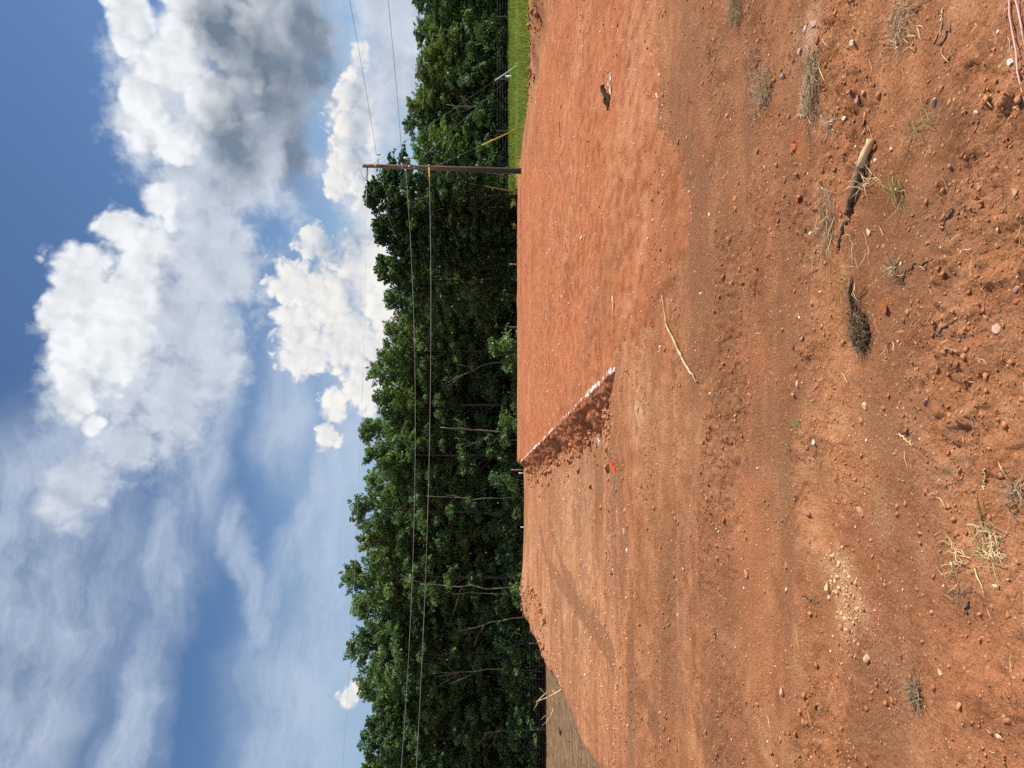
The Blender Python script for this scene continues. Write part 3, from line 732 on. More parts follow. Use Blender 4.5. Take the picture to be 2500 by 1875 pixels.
def make_tree(seed, H=14.0, R0=3.2, low=0.12, peak=0.5, nclump=190, nleaf=215, ln=0.13, wd=0.052, clump=0.66, lean=0.0):
    """returns (trunk mesh, crown mesh): tapered trunk with limbs, crown of leaf sprays on the limb ends"""
    r = np.random.default_rng(seed)
    parts = []; k = 9
    tp = np.stack([lean * H * np.linspace(0, 1, k) ** 1.5 + np.cumsum(r.normal(0, 0.10, k)), np.cumsum(r.normal(0, 0.10, k)), np.linspace(0, H * 0.93, k)], 1); tp[0, :2] = 0
    parts.append(tube(tp, np.linspace(0.20, 0.03, k) * (H / 14), 7))
    def prof(h): return R0 * np.clip(np.sin(np.pi * np.clip((h - low) / (1 - low), 0, 1) ** (np.log(0.5) / np.log((peak - low) / (1 - low)))), 0.05, 1) ** 0.7
    hs = np.clip(r.beta(1.5, 1.2, nclump), 0.02, 0.98) * (1.0 - low) + low
    hs[:6] = r.uniform(0.9, 1.0, 6)
    an = r.uniform(0, 2 * math.pi, nclump) ; rr = prof(hs) * np.sqrt(r.uniform(0.22, 1.12, nclump))
    trunk_x = np.interp(hs * H, tp[:, 2], tp[:, 0]); trunk_y = np.interp(hs * H, tp[:, 2], tp[:, 1])
    cc = np.stack([trunk_x + rr * np.cos(an), trunk_y + rr * np.sin(an), hs * H], 1)
    for i in range(0, nclump, 5):                              # limbs carrying every third spray
        zt = max(0.06 * H, cc[i, 2] - 0.55 * rr[i] - 0.3); zt = min(zt, H * 0.88)
        p0 = np.array([np.interp(zt, tp[:, 2], tp[:, 0]), np.interp(zt, tp[:, 2], tp[:, 1]), zt])
        mid = (p0 + cc[i]) / 2 + np.array([0, 0, 0.15 * rr[i]]) + r.normal(0, 0.1, 3)
        parts.append(tube([p0, mid, cc[i]], [0.055, 0.035, 0.012], 5, False))
    V, F = merge(parts)
    tm = mesh('trunk', V, F, True)
    Cs = []; ts = []; outs = []
    for i in range(nclump):
        rc = clump * r.uniform(0.55, 1.25) * (0.75 if hs[i] > 0.88 else 1.0)
        n = int(nleaf * (rc / clump) ** 2)
        d = r.normal(size=(n, 3)); d /= np.linalg.norm(d, axis=1)[:, None]
        rad = rc * r.uniform(0.25, 1, n) ** 0.5
        p = d * rad[:, None] * np.array([1.0, 1.0, 0.55])
        ou = np.array([math.cos(an[i]), math.sin(an[i]), 0.9 if hs[i] > 0.85 else 0.15]); ou /= np.linalg.norm(ou)
        al = p @ ou; p = p + al[:, None] * ou * 0.75 * (1 - 0.3 * (al < 0))[:, None]; p -= (p - (p @ ou)[:, None] * ou) * np.clip(al / rc, 0, 0.75)[:, None]   # drawn out to a point along the branch
        p[:, 2] -= 0.20 * (p[:, 0] ** 2 + p[:, 1] ** 2) / rc      # and drooping at its tip
        # ragged: drop leaves by a lumpy pattern
        keep = np.sin(p[:, 0] * 5.1 + i) + np.sin(p[:, 1] * 4.7 + 2 * i) + np.sin(p[:, 2] * 6.3 + 3 * i) + r.normal(0, 0.6, n) > -0.55
        Cs.append((cc[i] + p)[keep]); outs.append(d[keep])
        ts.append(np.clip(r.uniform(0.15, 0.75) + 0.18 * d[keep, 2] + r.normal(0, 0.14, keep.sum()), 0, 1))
    Cc = np.concatenate(Cs); oo = np.concatenate(outs); tt = np.concatenate(ts)
    a, b = leaf_frame(r, len(Cc), ln, wd, 0.45, oo)
    V, F, t4 = leaves(Cc, a, b, tt)
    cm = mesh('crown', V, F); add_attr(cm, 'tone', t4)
    return tm, cm

PROTO = [make_tree(101, 14, 3.1, 0.10, 0.55), make_tree(102, 14, 2.7, 0.22, 0.60, 170), make_tree(103, 14, 3.5, 0.08, 0.45, 210),
         make_tree(104, 14, 2.9, 0.30, 0.66, 160, lean=0.04), make_tree(105, 14, 3.2, 0.05, 0.40, 200, clump=0.72), make_tree(106, 14, 2.6, 0.16, 0.55, 170, lean=-0.03)]
MAPLE = make_tree(120, 11, 3.3, 0.06, 0.42, 210, 210, 0.13, 0.075, 0.64)
PROTO_SHRUB = [make_tree(131, 3.0, 1.6, 0.05, 0.45, 40, 120, 0.11, 0.05, 0.5), make_tree(132, 2.4, 1.5, 0.05, 0.5, 36, 120, 0.10, 0.045, 0.5)]

def place_tree(proto, mat, x, y, z, sx, sz, rot, name, label, cat, group, H=14.0):
    t = thing(name, label, cat, (x, y, z), group); t.rotation_euler[2] = rot; t.scale = (sx, sx, sz)
    for me_, nm, mt in ((proto[0], 'trunk', M['bark_tree']), (proto[1], 'crown', mat)):
        if not me_.materials: me_.materials.append(mt)
        o = bpy.data.objects.new(nm, me_); col.objects.link(o); o.parent = t
        if me_.materials[0] is not mt:
            o.material_slots[0].link = 'OBJECT'; o.material_slots[0].material = mt
    return t

ORD = ['first', 'second', 'third', 'fourth', 'fifth', 'sixth', 'seventh', 'eighth', 'ninth', 'tenth', 'eleventh', 'twelfth', 'thirteenth', 'fourteenth', 'fifteenth', 'sixteenth', 'seventeenth', 'eighteenth', 'nineteenth']
WG = 'trees along the edge of the woods'
# (photo column, distance, photo row of the top, prototype, leaf, width factor)
RIGHT_TREES = [(372, 60, 1004, 0, 'leaf', 0.74), (305, 62, 984, 2, 'leaf_pale', 0.70), (240, 61, 992, 4, 'leaf_olive', 0.72), (160, 60, 1014, 0, 'leaf_olive', 0.80), (75, 62, 1010, 5, 'leaf', 0.85), (-15, 60, 1006, 2, 'leaf_pale', 0.75), (-110, 61, 1000, 4, 'leaf_olive', 0.8), (-200, 60, 1005, 0, 'leaf_olive', 0.8)]
LEFT_TREES = [(735, 60, 938, 1, 'leaf_blue', 0.8), (800, 62, 938, 3, 'leaf_olive', 0.85), (862, 61, 918, 0, 'leaf', 0.85), (912, 63, 895, 5, 'leaf_pale', 0.9), (985, 61, 905, 2, 'leaf_dark', 0.85), (1050, 63, 878, 1, 'leaf_blue', 0.95), (1120, 61, 892, 4, 'leaf', 0.9), (1190, 62, 895, 3, 'leaf', 0.95), (1252, 61, 850, 0, 'leaf_blue', 0.95), (1330, 63, 872, 2, 'leaf_olive', 0.9), (1412, 60, 830, 5, 'leaf', 1.0), (1470, 62, 858, 1, 'leaf_pale', 1.0), (1545, 61, 886, 4, 'leaf_dark', 0.95), (1612, 60, 850, 3, 'leaf_blue', 1.05), (1680, 62, 866, 0, 'leaf', 1.0), (1752, 61, 895, 2, 'leaf', 0.9), (1812, 60, 876, 5, 'leaf_blue', 1.05), (1880, 61, 882, 1, 'leaf_olive', 1.1), (1960, 60, 870, 4, 'leaf', 1.0), (2060, 61, 880, 0, 'leaf_pale', 1.0)]
EXTRA = {1412: 'tallest tree of the woods, pale leaved, rising behind the clay mound', 1252: 'tall tree with a ragged two-lobed top left of the pad corner', 1612: 'dark rounded tree rising high behind the brown field', 912: 'narrow tree with a pointed spray on top behind the pad'}
for i, (pc, d, pr, k, lf, w) in enumerate(RIGHT_TREES):
    top = at_y(pr, pc, d); zb = float(terrain(top[:1], np.array([d]), False)[0]) - 0.05; h = top[2] - zb
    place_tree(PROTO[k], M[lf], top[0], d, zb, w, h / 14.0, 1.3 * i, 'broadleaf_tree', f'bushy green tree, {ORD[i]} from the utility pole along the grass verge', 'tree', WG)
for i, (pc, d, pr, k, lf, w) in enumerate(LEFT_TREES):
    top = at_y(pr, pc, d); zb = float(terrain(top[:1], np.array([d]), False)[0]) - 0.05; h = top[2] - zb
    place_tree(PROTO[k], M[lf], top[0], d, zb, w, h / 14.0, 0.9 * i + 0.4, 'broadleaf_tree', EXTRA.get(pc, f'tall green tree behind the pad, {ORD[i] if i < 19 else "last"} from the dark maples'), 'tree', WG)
for (pc, d, pr, w, rot, lab) in ((478, 47, 893, 0.92, 0.2, 'dense dark maple standing right beside the utility pole'), (560, 49, 912, 0.85, 2.2, 'dark maple with bushy top, second from the utility pole'), (655, 50, 918, 0.9, 4.0, 'dark maple with long upright sprays, farthest of three from the pole')):
    top = at_y(pr, pc, d); zb = float(terrain(top[:1], np.array([d]), False)[0]) - 0.05; h = top[2] - zb
    place_tree(MAPLE, M['leaf_maple'], top[0], d, zb, w, h / 11.0, rot, 'maple_tree', lab, 'tree', 'dark maples beside the pole', 11.0)
# shrubs along the foot of the woods
rs = np.random.default_rng(7)
SG = 'shrubs along the foot of the woods'
for i in range(34):
    x = -34 + 68 * (i + 0.5) / 34 + rs.uniform(-0.6, 0.6); d = 57.6 + rs.uniform(-0.4, 1.2)
    if 2 < x < 11: d -= 5
    zb = float(terrain(np.array([x]), np.array([d]), False)[0]) - 0.05
    place_tree(PROTO_SHRUB[i % 2], M[('leaf', 'leaf_blue', 'leaf_dark')[i % 3]], x, d, zb, rs.uniform(0.9, 1.4), rs.uniform(0.9, 1.7), rs.uniform(0, 6), 'shrub', 'low leafy shrub in the understorey at the foot of the woods', 'shrub', SG, 3.0)
# deeper woods: one mass of foliage with trunks inside it
rw = np.random.default_rng(77)
n = 90000
x = rw.uniform(-46, 46, n); y = 63.5 + 13 * rw.uniform(0, 1, n)
PCX = np.array([-200, 0, 100, 235, 300, 400, 480, 650, 740, 860, 910, 1050, 1190, 1255, 1330, 1410, 1550, 1615, 1750, 1880, 2100]); PCV = np.array([1010, 1015, 1020, 1000, 1000, 1020, 960, 960, 960, 945, 930, 910, 915, 890, 900, 870, 910, 885, 915, 905, 900])
pc = 937.5 - 1880 * x / 66.0
topz = EYE + (1187 - np.interp(pc, PCX, PCV)) / 1880 * 66.0 - 0.9 + 0.9 * fbm(x, y, 3.0, 3, 0.5, 140)
zb = terrain(x, y, False)
z = zb + (topz - zb) * rw.uniform(0, 1, n) ** 0.9
a, b = leaf_frame(rw, n, 0.30, 0.19, 0.2)
big = np.where(y > 70, 1.5, 1.0)[:, None]; a = a * big; b = b * big
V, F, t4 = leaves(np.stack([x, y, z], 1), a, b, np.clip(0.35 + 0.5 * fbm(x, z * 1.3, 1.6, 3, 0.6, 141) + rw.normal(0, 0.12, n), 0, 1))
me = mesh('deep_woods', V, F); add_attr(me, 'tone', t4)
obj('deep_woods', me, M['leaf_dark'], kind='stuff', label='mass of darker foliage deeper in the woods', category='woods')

# slender pale stems standing clear of the leaves
def bare_tree(pts, r0, seed, label, branches=5, up=0.35):
    """pts: ((photo row, photo column), ...) from foot to top at one distance"""
    r = np.random.default_rng(seed); d = pts[0][2] + 0.7; r0 = r0 * 0.75; branches = max(1, int(branches * 0.7))
    P = np.array([at_y(p[0], p[1], d) for p in pts]); base = P[0].copy()
    k = 9; s = np.linspace(0, 1, len(P)); t = np.linspace(0, 1, k)
    Q = np.stack([np.interp(t, s, P[:, j]) for j in range(3)], 1) - base; Q[1:-1] += r.normal(0, 0.05, (k - 2, 3))
    th = thing('bare_tree', label, 'tree', tuple(base), 'pale bare stems at the edge of the woods')
    V, F = merge([tube(Q, np.linspace(r0, r0 * 0.35, k), 6)]); obj('trunk', mesh('trunk', V, F, True), M['bark'], th)
    L = np.linalg.norm(Q[-1] - Q[0])
    for i in range(branches):
        f = r.uniform(0.45, 0.95); p0 = np.array([np.interp(f, t, Q[:, j]) for j in range(3)])
        dirv_ = np.array([r.normal(0, 0.6), -0.25 + r.normal(0, 0.25), up + r.uniform(0, 0.9)]); dirv_ /= np.linalg.norm(dirv_)
        ln_ = L * r.uniform(0.14, 0.34); p2 = p0 + dirv_ * ln_; p1 = (p0 + p2) / 2 + r.normal(0, 0.06, 3)
        V, F = merge([tube([p0, p1, p2], [r0 * 0.42, r0 * 0.28, r0 * 0.12], 5), tube([p1, (p1 + p2) / 2 + r.normal(0, 0.12, 3), p2 + r.normal(0, 0.4, 3)], [r0 * 0.24, r0 * 0.16, r0 * 0.08], 4)])
        obj('branch', mesh('branch', V, F, True), M['bark'], th)
bare_tree([(1272, 1055, 57), (1170, 1050, 57), (1075, 1043, 57)], 0.095, 1, 'stout pale bare trunk with a broken top behind the pad corner', 2)
bare_tree([(1275, 1075, 57.5), (1180, 1072, 57.5), (1120, 1098, 57.5)], 0.09, 2, 'thin pale trunk forking beside the stout bare trunk', 4)
bare_tree([(1290, 1436, 56.5), (1150, 1434, 56.5), (1026, 1426, 56.5)], 0.085, 3, 'straight slender pale trunk rising behind the clay mound', 4)
bare_tree([(1290, 1450, 57.2), (1190, 1449, 57.2), (1100, 1449, 57.2)], 0.06, 4, 'shorter pale stem close beside the straight slender trunk', 2)
bare_tree([(1300, 1500, 56.5), (1200, 1520, 56.5), (1118, 1541, 56.5)], 0.085, 5, 'pale trunk leaning away from the mound toward the brown field', 3)
bare_tree([(1325, 1640, 57), (1190, 1634, 57), (1062, 1652, 57)], 0.075, 6, 'pale forking stem behind the brown field', 6)
bare_tree([(1256, 268, 57), (1190, 266, 57), (1090, 255, 57)], 0.085, 7, 'pale bare tree with many forks behind the grass verge', 9, 0.6)
bare_tree([(1245, 325, 57.5), (1180, 330, 57.5), (1100, 312, 57.5)], 0.05, 8, 'thin bare sapling just beyond the yellow guy guard', 8, 0.7)
bare_tree([(1245, 100, 57.5), (1160, 92, 57.5), (1085, 70, 57.5)], 0.06, 9, 'thin forked bare stem at the far end of the grass verge', 7, 0.6)
bare_tree([(1270, 880, 57.5), (1180, 890, 57.5), (1105, 925, 57.5)], 0.06, 10, 'thin leaning pale stem among dark leaves behind the pad', 5)
bare_tree([(1290, 1213, 57), (1150, 1218, 57), (1040, 1211, 57)], 0.06, 11, 'slim pale stem behind the two survey stakes', 4)
bare_tree([(1330, 1776, 56.5), (1270, 1782, 56.5), (1180, 1790, 56.5)], 0.06, 12, 'low pale stem above the brown field near the picture edge', 6)
bare_tree([(1262, 430, 48), (1180, 425, 48), (1090, 395, 48)], 0.05, 13, 'thin bare twiggy stem right behind the utility pole', 9, 0.7)

# ----------------------------------------------------------------- grass verge
rg = np.random.default_rng(9)
n = 70000
y = rg.uniform(21.5, 57.5, n); x = rg.uniform(11.4, 36, n)
keep = (x < 0.62 * y + 3) & (x > 11.9 - 1.0 * sst(y, 27, 31) + 1.1 * fbm(x, y, 1.2, 3, 0.6, 150)) & (rg.uniform(0, 1, n) < 0.55 + 0.8 * fbm(x, y, 1.5, 3, 0.6, 151) + 0.35)
x, y = x[keep], y[keep]; n = len(x)
z = terrain(x, y)
h = rg.uniform(0.16, 0.40, n) * (0.8 + 0.5 * fbm(x, y, 2.5, 2, 0.5, 152)) * (1 - 0.55 * np.exp(-((y - 44 + 0.15 * x) / 2.0) ** 2))
an = rg.uniform(0, math.pi, n); w = rg.uniform(0.015, 0.035, n)
ax = np.stack([np.cos(an) * w, np.sin(an) * w, 0 * w], 1); c = np.stack([x, y, z - 0.02], 1)
tip = c + np.stack([rg.normal(0, 0.09, n), rg.normal(0, 0.09, n), h], 1)
V = np.stack([c - ax, c + ax, tip], 1).reshape(-1, 3)
me = mesh('grass', V, np.arange(3 * n).reshape(n, 3)); add_attr(me, 'tone', np.repeat(np.clip(0.42 + 0.8 * fbm(x, y, 1.6, 4, 0.65, 153) + 0.45 * np.exp(-((y - 44 + 0.15 * x) / 2.2) ** 2) + rg.normal(0, 0.16, n), 0, 1), 3))
obj('grass', me, M['grass'], kind='stuff', label='bright green grass on the verge below the trees', category='grass')
# weeds thin on the brown field
n = 15000
y = rg.uniform(14, 58, n); x = np.interp(y, CREST_Y, CREST_X) - 1.0 - rg.exponential(1.0, n) ** 1.0 * np.where(rg.uniform(0, 1, n) < 0.35, 0.8, 8)
keep = fbm(x, y, 2.0, 4, 0.65, 160) > 0.24
x, y = x[keep], y[keep]; n = len(x); z = terrain(x, y)
a, b = leaf_frame(rg, n, 0.08, 0.03, 0.3)
V, F, t4 = leaves(np.stack([x, y, z + rg.uniform(0.02, 0.22, n)], 1), a, b, rg.uniform(0, 0.8, n))
me = mesh('weeds', V, F); add_attr(me, 'tone', t4)
obj('weeds', me, M['leaf'], kind='stuff', label='thin green weeds creeping over the brown field', category='weeds')

# ================================================================= FENCES
def fence(label, xs, y, hh, nwire, seed, posts):
    r = np.random.default_rng(seed)
    zs = terrain(xs, xs * 0 + y, False)
    t = thing('wire_fence', label, 'fence', (xs[0], y, float(zs[0])))
    for i in range(len(xs)):
        wood = posts[i % len(posts)]
        b = np.array([xs[i] - xs[0], r.uniform(-0.05, 0.05), zs[i] - zs[0] - 0.1]); lean = r.normal(0, 0.05)
        V, F = merge([tube([b, b + (lean, 0, hh * r.uniform(0.95, 1.1) + 0.1)], [0.07, 0.06] if wood else [0.03, 0.03], 6)])
        obj('post', mesh('post', V, F), M['fence_wood'] if wood else M['tpost'], t)
    for k in range(nwire):
        hz_ = hh * (0.2 + 0.75 * k / max(1, nwire - 1)); P = []
        for i in range(len(xs)):
            P.append((xs[i] - xs[0], -0.06, zs[i] - zs[0] + hz_))
            if i < len(xs) - 1: P.append(((xs[i] + xs[i + 1]) / 2 - xs[0], -0.06, (zs[i] + zs[i + 1]) / 2 - zs[0] + hz_ - 0.03))
        V, F = merge([tube(np.array(P), 0.011, 4, False)]); obj('wire', mesh('wire', V, F), M['wire'], t)
fence('old wire fence with grey posts behind the grass verge', np.array([12.5, 15.2, 18.6, 22.4, 24.1, 27.0, 30.4, 34.0]), 56.6, 1.05, 5, 1, [1, 0, 1, 1, 0])
fence('sagging wire fence between the brown field and the woods', np.array([-12.0, -15.6, -19.2, -21.8, -25.5, -29.0, -32.5]), 56.8, 1.25, 5, 2, [0, 1, 0, 0, 1])

# ================================================================= POLE AND LINES
PX, PY = 10.52, 38.0
pole_z0 = float(terrain(np.array([PX]), np.array([PY]), False)[0])
pole = thing('utility_pole', 'weathered wooden utility pole at the far corner of the pad', 'utility pole', (PX, PY, pole_z0))
LEAN = 0.19
def pz(row): return EYE + (1187 - row) / 1880 * PY
def on_pole(z): return np.array([LEAN * z / 7.8, 0, z])
mp, Np, bp = material('pole_wood')
gpos = Np.node('ShaderNodeTexCoord').outputs['Object']
pn = Np.noise(Np.vec('MULTIPLY', gpos, (9, 9, 0.7)), 3.0, 6, 0.65)
pc_ = Np.mix(Np.sstep(pn, 0.35, 0.65), (0.10, 0.072, 0.052), (0.31, 0.235, 0.17))
sp = Np.node('ShaderNodeSeparateXYZ'); Np.put(sp.inputs[0], gpos)
pc_ = Np.mix(Np.sstep(sp.outputs[2], 5.6, 1.5), pc_, (0.055, 0.040, 0.030))     # creosote-dark butt
Np.put(bp.inputs['Base Color'], pc_); bp.inputs['Roughness'].default_value = 0.95
zz = np.linspace(-0.3, 7.78, 14); rr_ = np.interp(zz, [-0.3, 7.78], [0.145, 0.092])
V, F = merge([tube(np.stack([LEAN * zz / 7.8, zz * 0, zz], 1), rr_, 14)])
obj('shaft', mesh('shaft', V, F, True), mp, pole)
zi = pz(899) - pole_z0
p0 = on_pole(zi) + (-0.09, -0.02, 0)
# dead-end insulator string pointing left
LD = np.array([-25.5, -8.0, 0]); LD = LD / np.linalg.norm(LD)
pt = [p0 + LD * s for s in np.linspace(0, 0.78, 27)]
rad = [0.014 if i % 2 == 0 else 0.042 for i in range(27)]
ins = obj('dead_end_insulator', mesh('dead_end_insulator', *merge([tube(pt, rad, 8)]), True), M['wire'], pole)
obj('clamp', mesh('clamp', *merge([tube([pt[-1], pt[-1] + LD * 0.16], 0.028, 6)])), M['galv'], ins)
jl = [on_pole(zi + 0.10) + (0.05, -0.1, 0), on_pole(zi + 0.26) + (-0.12, -0.12, 0), on_pole(zi + 0.30) + (-0.4, -0.18, 0), on_pole(zi + 0.18) + (-0.62, -0.22, 0), np.array(pt[-2])]
obj('jumper_wire', mesh('jumper_wire', *merge([tube(jl, 0.008, 5)])), M['wire'], pole)
# strain rod in the top guy, line-post bracket
zb_ = pz(926) - pole_z0
a0 = on_pole(zb_) + (0.09, -0.03, 0); a1 = a0 + (0.22, -0.05, 0.04); a2 = a1 + (0.22, -0.05, -0.05)
br_ = obj('bracket', mesh('bracket', *merge([tube([a0, a1, a2], 0.022, 6)])), M['galv'], pole)
obj('post_insulator', mesh('post_insulator', *merge([tube([a2 + (0, 0, 0.12 * k - 0.1) for k in np.linspace(0, 1.6, 9)], [0.025, 0.045, 0.025, 0.045, 0.025, 0.045, 0.025, 0.03, 0.02], 8)])), M['porcelain'], br_)
# cutout on its arm
zc = pz(1004) - pole_z0
c0 = on_pole(zc) + (0.09, -0.02, 0); c1 = c0 + (0.30, -0.06, 0.16)
arm = obj('arm', mesh('arm', *merge([tube([c0, (c0 + c1) / 2 + (0.02, 0, -0.02), c1], 0.02, 6)])), M['galv'], pole)
obj('fuse_cutout', mesh('fuse_cutout', *merge([tube([c1 + (0.03, 0, dz) for dz in (0.20, 0.16, 0.15, 0.0, -0.06, -0.07, -0.13, -0.14, -0.24)], [0.03, 0.035, 0.062, 0.07, 0.06, 0.035, 0.035, 0.03, 0.02], 10)]), True), M['porcelain'], arm)
for row, dx in ((984, 0.1), (1012, -0.02), (992, -0.16), (1049, 0.1)):
    zc = pz(row) - pole_z0
    obj('clevis', mesh('clevis', *merge([tube([on_pole(zc) + (dx, -0.10, 0.05), on_pole(zc) + (dx, -0.13, -0.05)], 0.035, 8)])), M['porcelain'], pole)
for row in (918, 984, 1000, 1050):
    zc = pz(row) - pole_z0; r_p = float(np.interp(zc, [-0.3, 7.78], [0.145, 0.092])) + 0.006
    obj('band', mesh('band', *merge([tube([on_pole(zc - 0.02), on_pole(zc + 0.02)], r_p, 14)])), M['galv'], pole)

def cable(name, pts, rad, mat, label, cat='cable', sides=5):
    pts = np.asarray(pts, float); o = pts[0].copy()
    ob = obj(name, mesh(name, *merge([tube(pts - o, rad, sides)]), True), M[mat], None, tuple(o)); tag(ob, label, cat); return ob
def span(z0, a, b, dxy, t1, off=(0, 0), n=48):
    t = np.linspace(0, t1, n)
    return np.stack([PX + off[0] + dxy[0] * t, PY + off[1] + dxy[1] * t, z0 + a * t + b * t * t], 1)
lp = on_pole(0)
e = np.array(pt[-1]) + np.array([PX, PY, pole_z0]) + LD * 0.14
cable('power_line', span(e[2], -1.09, 0.836, (-25.5, -8.0), 1.4, (e[0] - PX, e[1] - PY)), 0.005, 'alu', 'topmost thin wire running from the insulator above the woods', 'wire')
cable('power_line', span(pz(992), -2.7, 2.05, (-25.5, -8.0), 1.4, (0.0, -0.14)), 0.0065, 'wire_pale', 'upper of the two pale wires sagging across the woods', 'wire')
cable('telephone_cable', span(pz(1049), -1.17, 1.09, (-25.5, -8.0), 1.4, (0.0, -0.14)), 0.0075, 'wire_pale', 'lower of the two pale cables sagging across the woods', 'cable')
aw = a2 + np.array([PX, PY, pole_z0 + 0.1])
cable('power_line', span(aw[2], 0.10, 0.15, (5.0, -7.0), 2.2, (aw[0] - PX, aw[1] - PY)), 0.008, 'wire', 'topmost dark wire leaving the pole over the grass verge', 'wire')
cable('power_line', span(pz(984), -0.3, 0.16, (5.0, -7.0), 2.2, (0.25, -0.12)), 0.009, 'wire', 'middle dark wire leaving the pole over the grass verge', 'wire')
cable('telephone_cable', span(pz(1049), -0.18, 0.17, (5.0, -7.0), 2.2, (0.2, -0.12)), 0.018, 'cable_black', 'thick black cable leaving the pole in front of the trees', 'cable')
# yellow sleeve on the cable left of the pole and splice case on its right
yl = span(pz(1049), -1.17, 1.09, (-25.5, -8.0), 0.022, (0.08, -0.14), 6)
cable('cable_sleeve', yl, 0.034, 'yellow_guard', 'short yellow sleeve on the cable where it meets the pole', 'sleeve', 7)
bx_ = np.array([PX + 0.62, PY - 0.75, pz(1058)])
sc_ = thing('splice_case', 'black box hanging below the black cable beside the pole', 'box', tuple(bx_))
obj('case', mesh('case', *merge([box(0, 0, 0, 0.20, 0.20, 0.20), box(0, 0, 0.105, 0.15, 0.15, 0.02)])), M['cable_black'], sc_)
obj('hanger', mesh('hanger', *merge([tube([(0, 0, 0.1), (0, 0, 0.21)], 0.012, 5), tube([(-0.05, 0, -0.1), (-0.13, 0.05, -0.2), (-0.3, 0.1, -0.19), (-0.42, 0.2, 0.0), (-0.5, 0.5, 0.15)], 0.009, 5)])), M['cable_black'], sc_)
obj('label_plate', mesh('label_plate', *merge([box(0.03, -0.104, -0.05, 0.03, 0.006, 0.03)])), M['white_guard'], sc_)

def guy(label, ztop, anchor, guard, glen, name='guy_wire', rod=None):
    top = np.array([PX, PY, pole_z0]) + on_pole(ztop); an_ = np.array(anchor, float)
    d = top - an_; L = np.linalg.norm(d); d /= L
    t = thing(name, label, 'guy wire', tuple(an_))
    obj('cable', mesh('cable', *merge([tube([d * 0.1, d * L], 0.0095, 5)])), M['wire'], t)
    if guard: obj('guard', mesh('guard', *merge([tube([d * 0.05 + (0, 0, 0.0), d * (0.05 + glen / 2) + (0, 0, -0.02), d * (0.05 + glen)], [0.03, 0.03, 0.03], 8)]), True), M[guard], t)
    obj('anchor_rod', mesh('anchor_rod', *merge([tube([(0, 0, -0.2) - d * 0.1, d * 0.25], 0.016, 6)])), M['galv'], t)
    if rod: obj('strain_rod', mesh('strain_rod', *merge([tube([d * (L - 0.15), d * (L - rod)], 0.022, 7)]), True), M['white_guard'], t)
def gz(x, y): return float(terrain(np.array([x]), np.array([y]), False)[0])
guy('guy wire with bright yellow guard over the grass right of the pole', pz(1056) - pole_z0, (13.2, 39.6, gz(13.2, 39.6)), 'yellow_guard', 2.35)
guy('guy wire with dull yellow guard running back behind the pole', pz(925) - pole_z0, (10.75, 43.2, gz(10.75, 43.2)), 'old_guard', 2.2)
guy('long guy wire with white guard anchored far out on the grass', pz(905) - pole_z0, (17.9, 43.2, gz(17.9, 43.2)), 'white_guard', 1.9, rod=0.75)
guy('plain guy wire without guard anchored near the white marker post', pz(1005) - pole_z0, (19.2, 47.5, gz(19.2, 47.5)), None, 0)
mk = at_y(1250, 187, 48.0); mz = gz(mk[0], 48.0)
m_ = thing('marker_post', 'short white plastic marker post standing in the grass', 'marker post', (mk[0], 48.0, mz))
obj('tube', mesh('tube', *merge([tube([(0, 0, -0.05), (0, 0, 0.52)], 0.075, 10)]), True), M['white_guard'], m_)
obj('cap', mesh('cap', *merge([tube([(0, 0, 0.521), (0, 0, 0.55), (0, 0, 0.575)], [0.085, 0.08, 0.03], 10)]), True), M['white_guard'], m_)
#PART4
# ================================================================= LOOSE SOIL
rc = np.random.default_rng(31)
def scatter(name, X, Y, S, base, mat, label, cat, sink=0.35, flat=0.7):
    """many small stones or crumbs as one mesh"""
    n = len(X); Z = ground_z(X, Y); BV, BF = base; m = len(BV)
    an = rc.uniform(0, 2 * math.pi, n); ca, sa = np.cos(an), np.sin(an)
    sc = S[:, None] * rc.uniform(0.65, 1.35, (n, 3)); sc[:, 2] *= flat
    P = (BV[None] * (1 + rc.normal(0, 0.12, (n, m, 1))) + rc.normal(0, 0.30, (n, m, 3))) * sc[:, None, :]
    x = P[..., 0] * ca[:, None] - P[..., 1] * sa[:, None]; y = P[..., 0] * sa[:, None] + P[..., 1] * ca[:, None]
    V = np.stack([x + X[:, None], y + Y[:, None], P[..., 2] + (Z + sc[:, 2] * (1 - 2 * sink))[:, None]], -1).reshape(-1, 3)
    F = (BF[None] + (np.arange(n) * m)[:, None, None]).reshape(-1, 3)
    return obj(name, mesh(name, V, F), mat, kind='stuff', label=label, category=cat)
def near_points(n, y0, y1, power=1.0):
    Y = y0 + (y1 - y0) * rc.uniform(0, 1, n) ** power; X = rc.uniform(-1, 1, n) * (0.62 * Y + 0.5); return X, Y
# crumbs of clay lying everywhere, thickest where the ground is churned
X, Y = near_points(90000, 1.9, 12.5, 1.4)
ch = fbm(X, Y, 1.3, 4, 0.6, 23, 0.6, 1.3) + 0.4 * fbm(X, Y, 0.35, 3, 0.6, 33)
k = (rc.uniform(0, 1, len(X)) < np.clip(0.22 + 1.9 * ch, 0.06, 1)) & ~((X > pad_left(Y)) & (Y > 7.3))
X, Y = X[k], Y[k]
S = np.clip(rc.lognormal(math.log(0.0042), 0.58, len(X)), 0.002, 0.018) * (0.75 + 0.09 * Y)
scatter('clay_crumbs', X, Y, S, OCT, M['clod'], 'loose crumbs of orange clay over the near ground', 'crumbs', 0.45, 0.55)
X = rc.uniform(-2, 9.6, 30000); Y = 7.3 + 22 * rc.uniform(0, 1, 30000) ** 1.5
k = (X > pad_left(Y) + 0.1) & (rc.uniform(0, 1, 30000) < np.clip(-0.05 + 2.2 * fbm(X, Y, 1.6, 4, 0.65, 35, 0.4, 1.5), 0.03, 1))
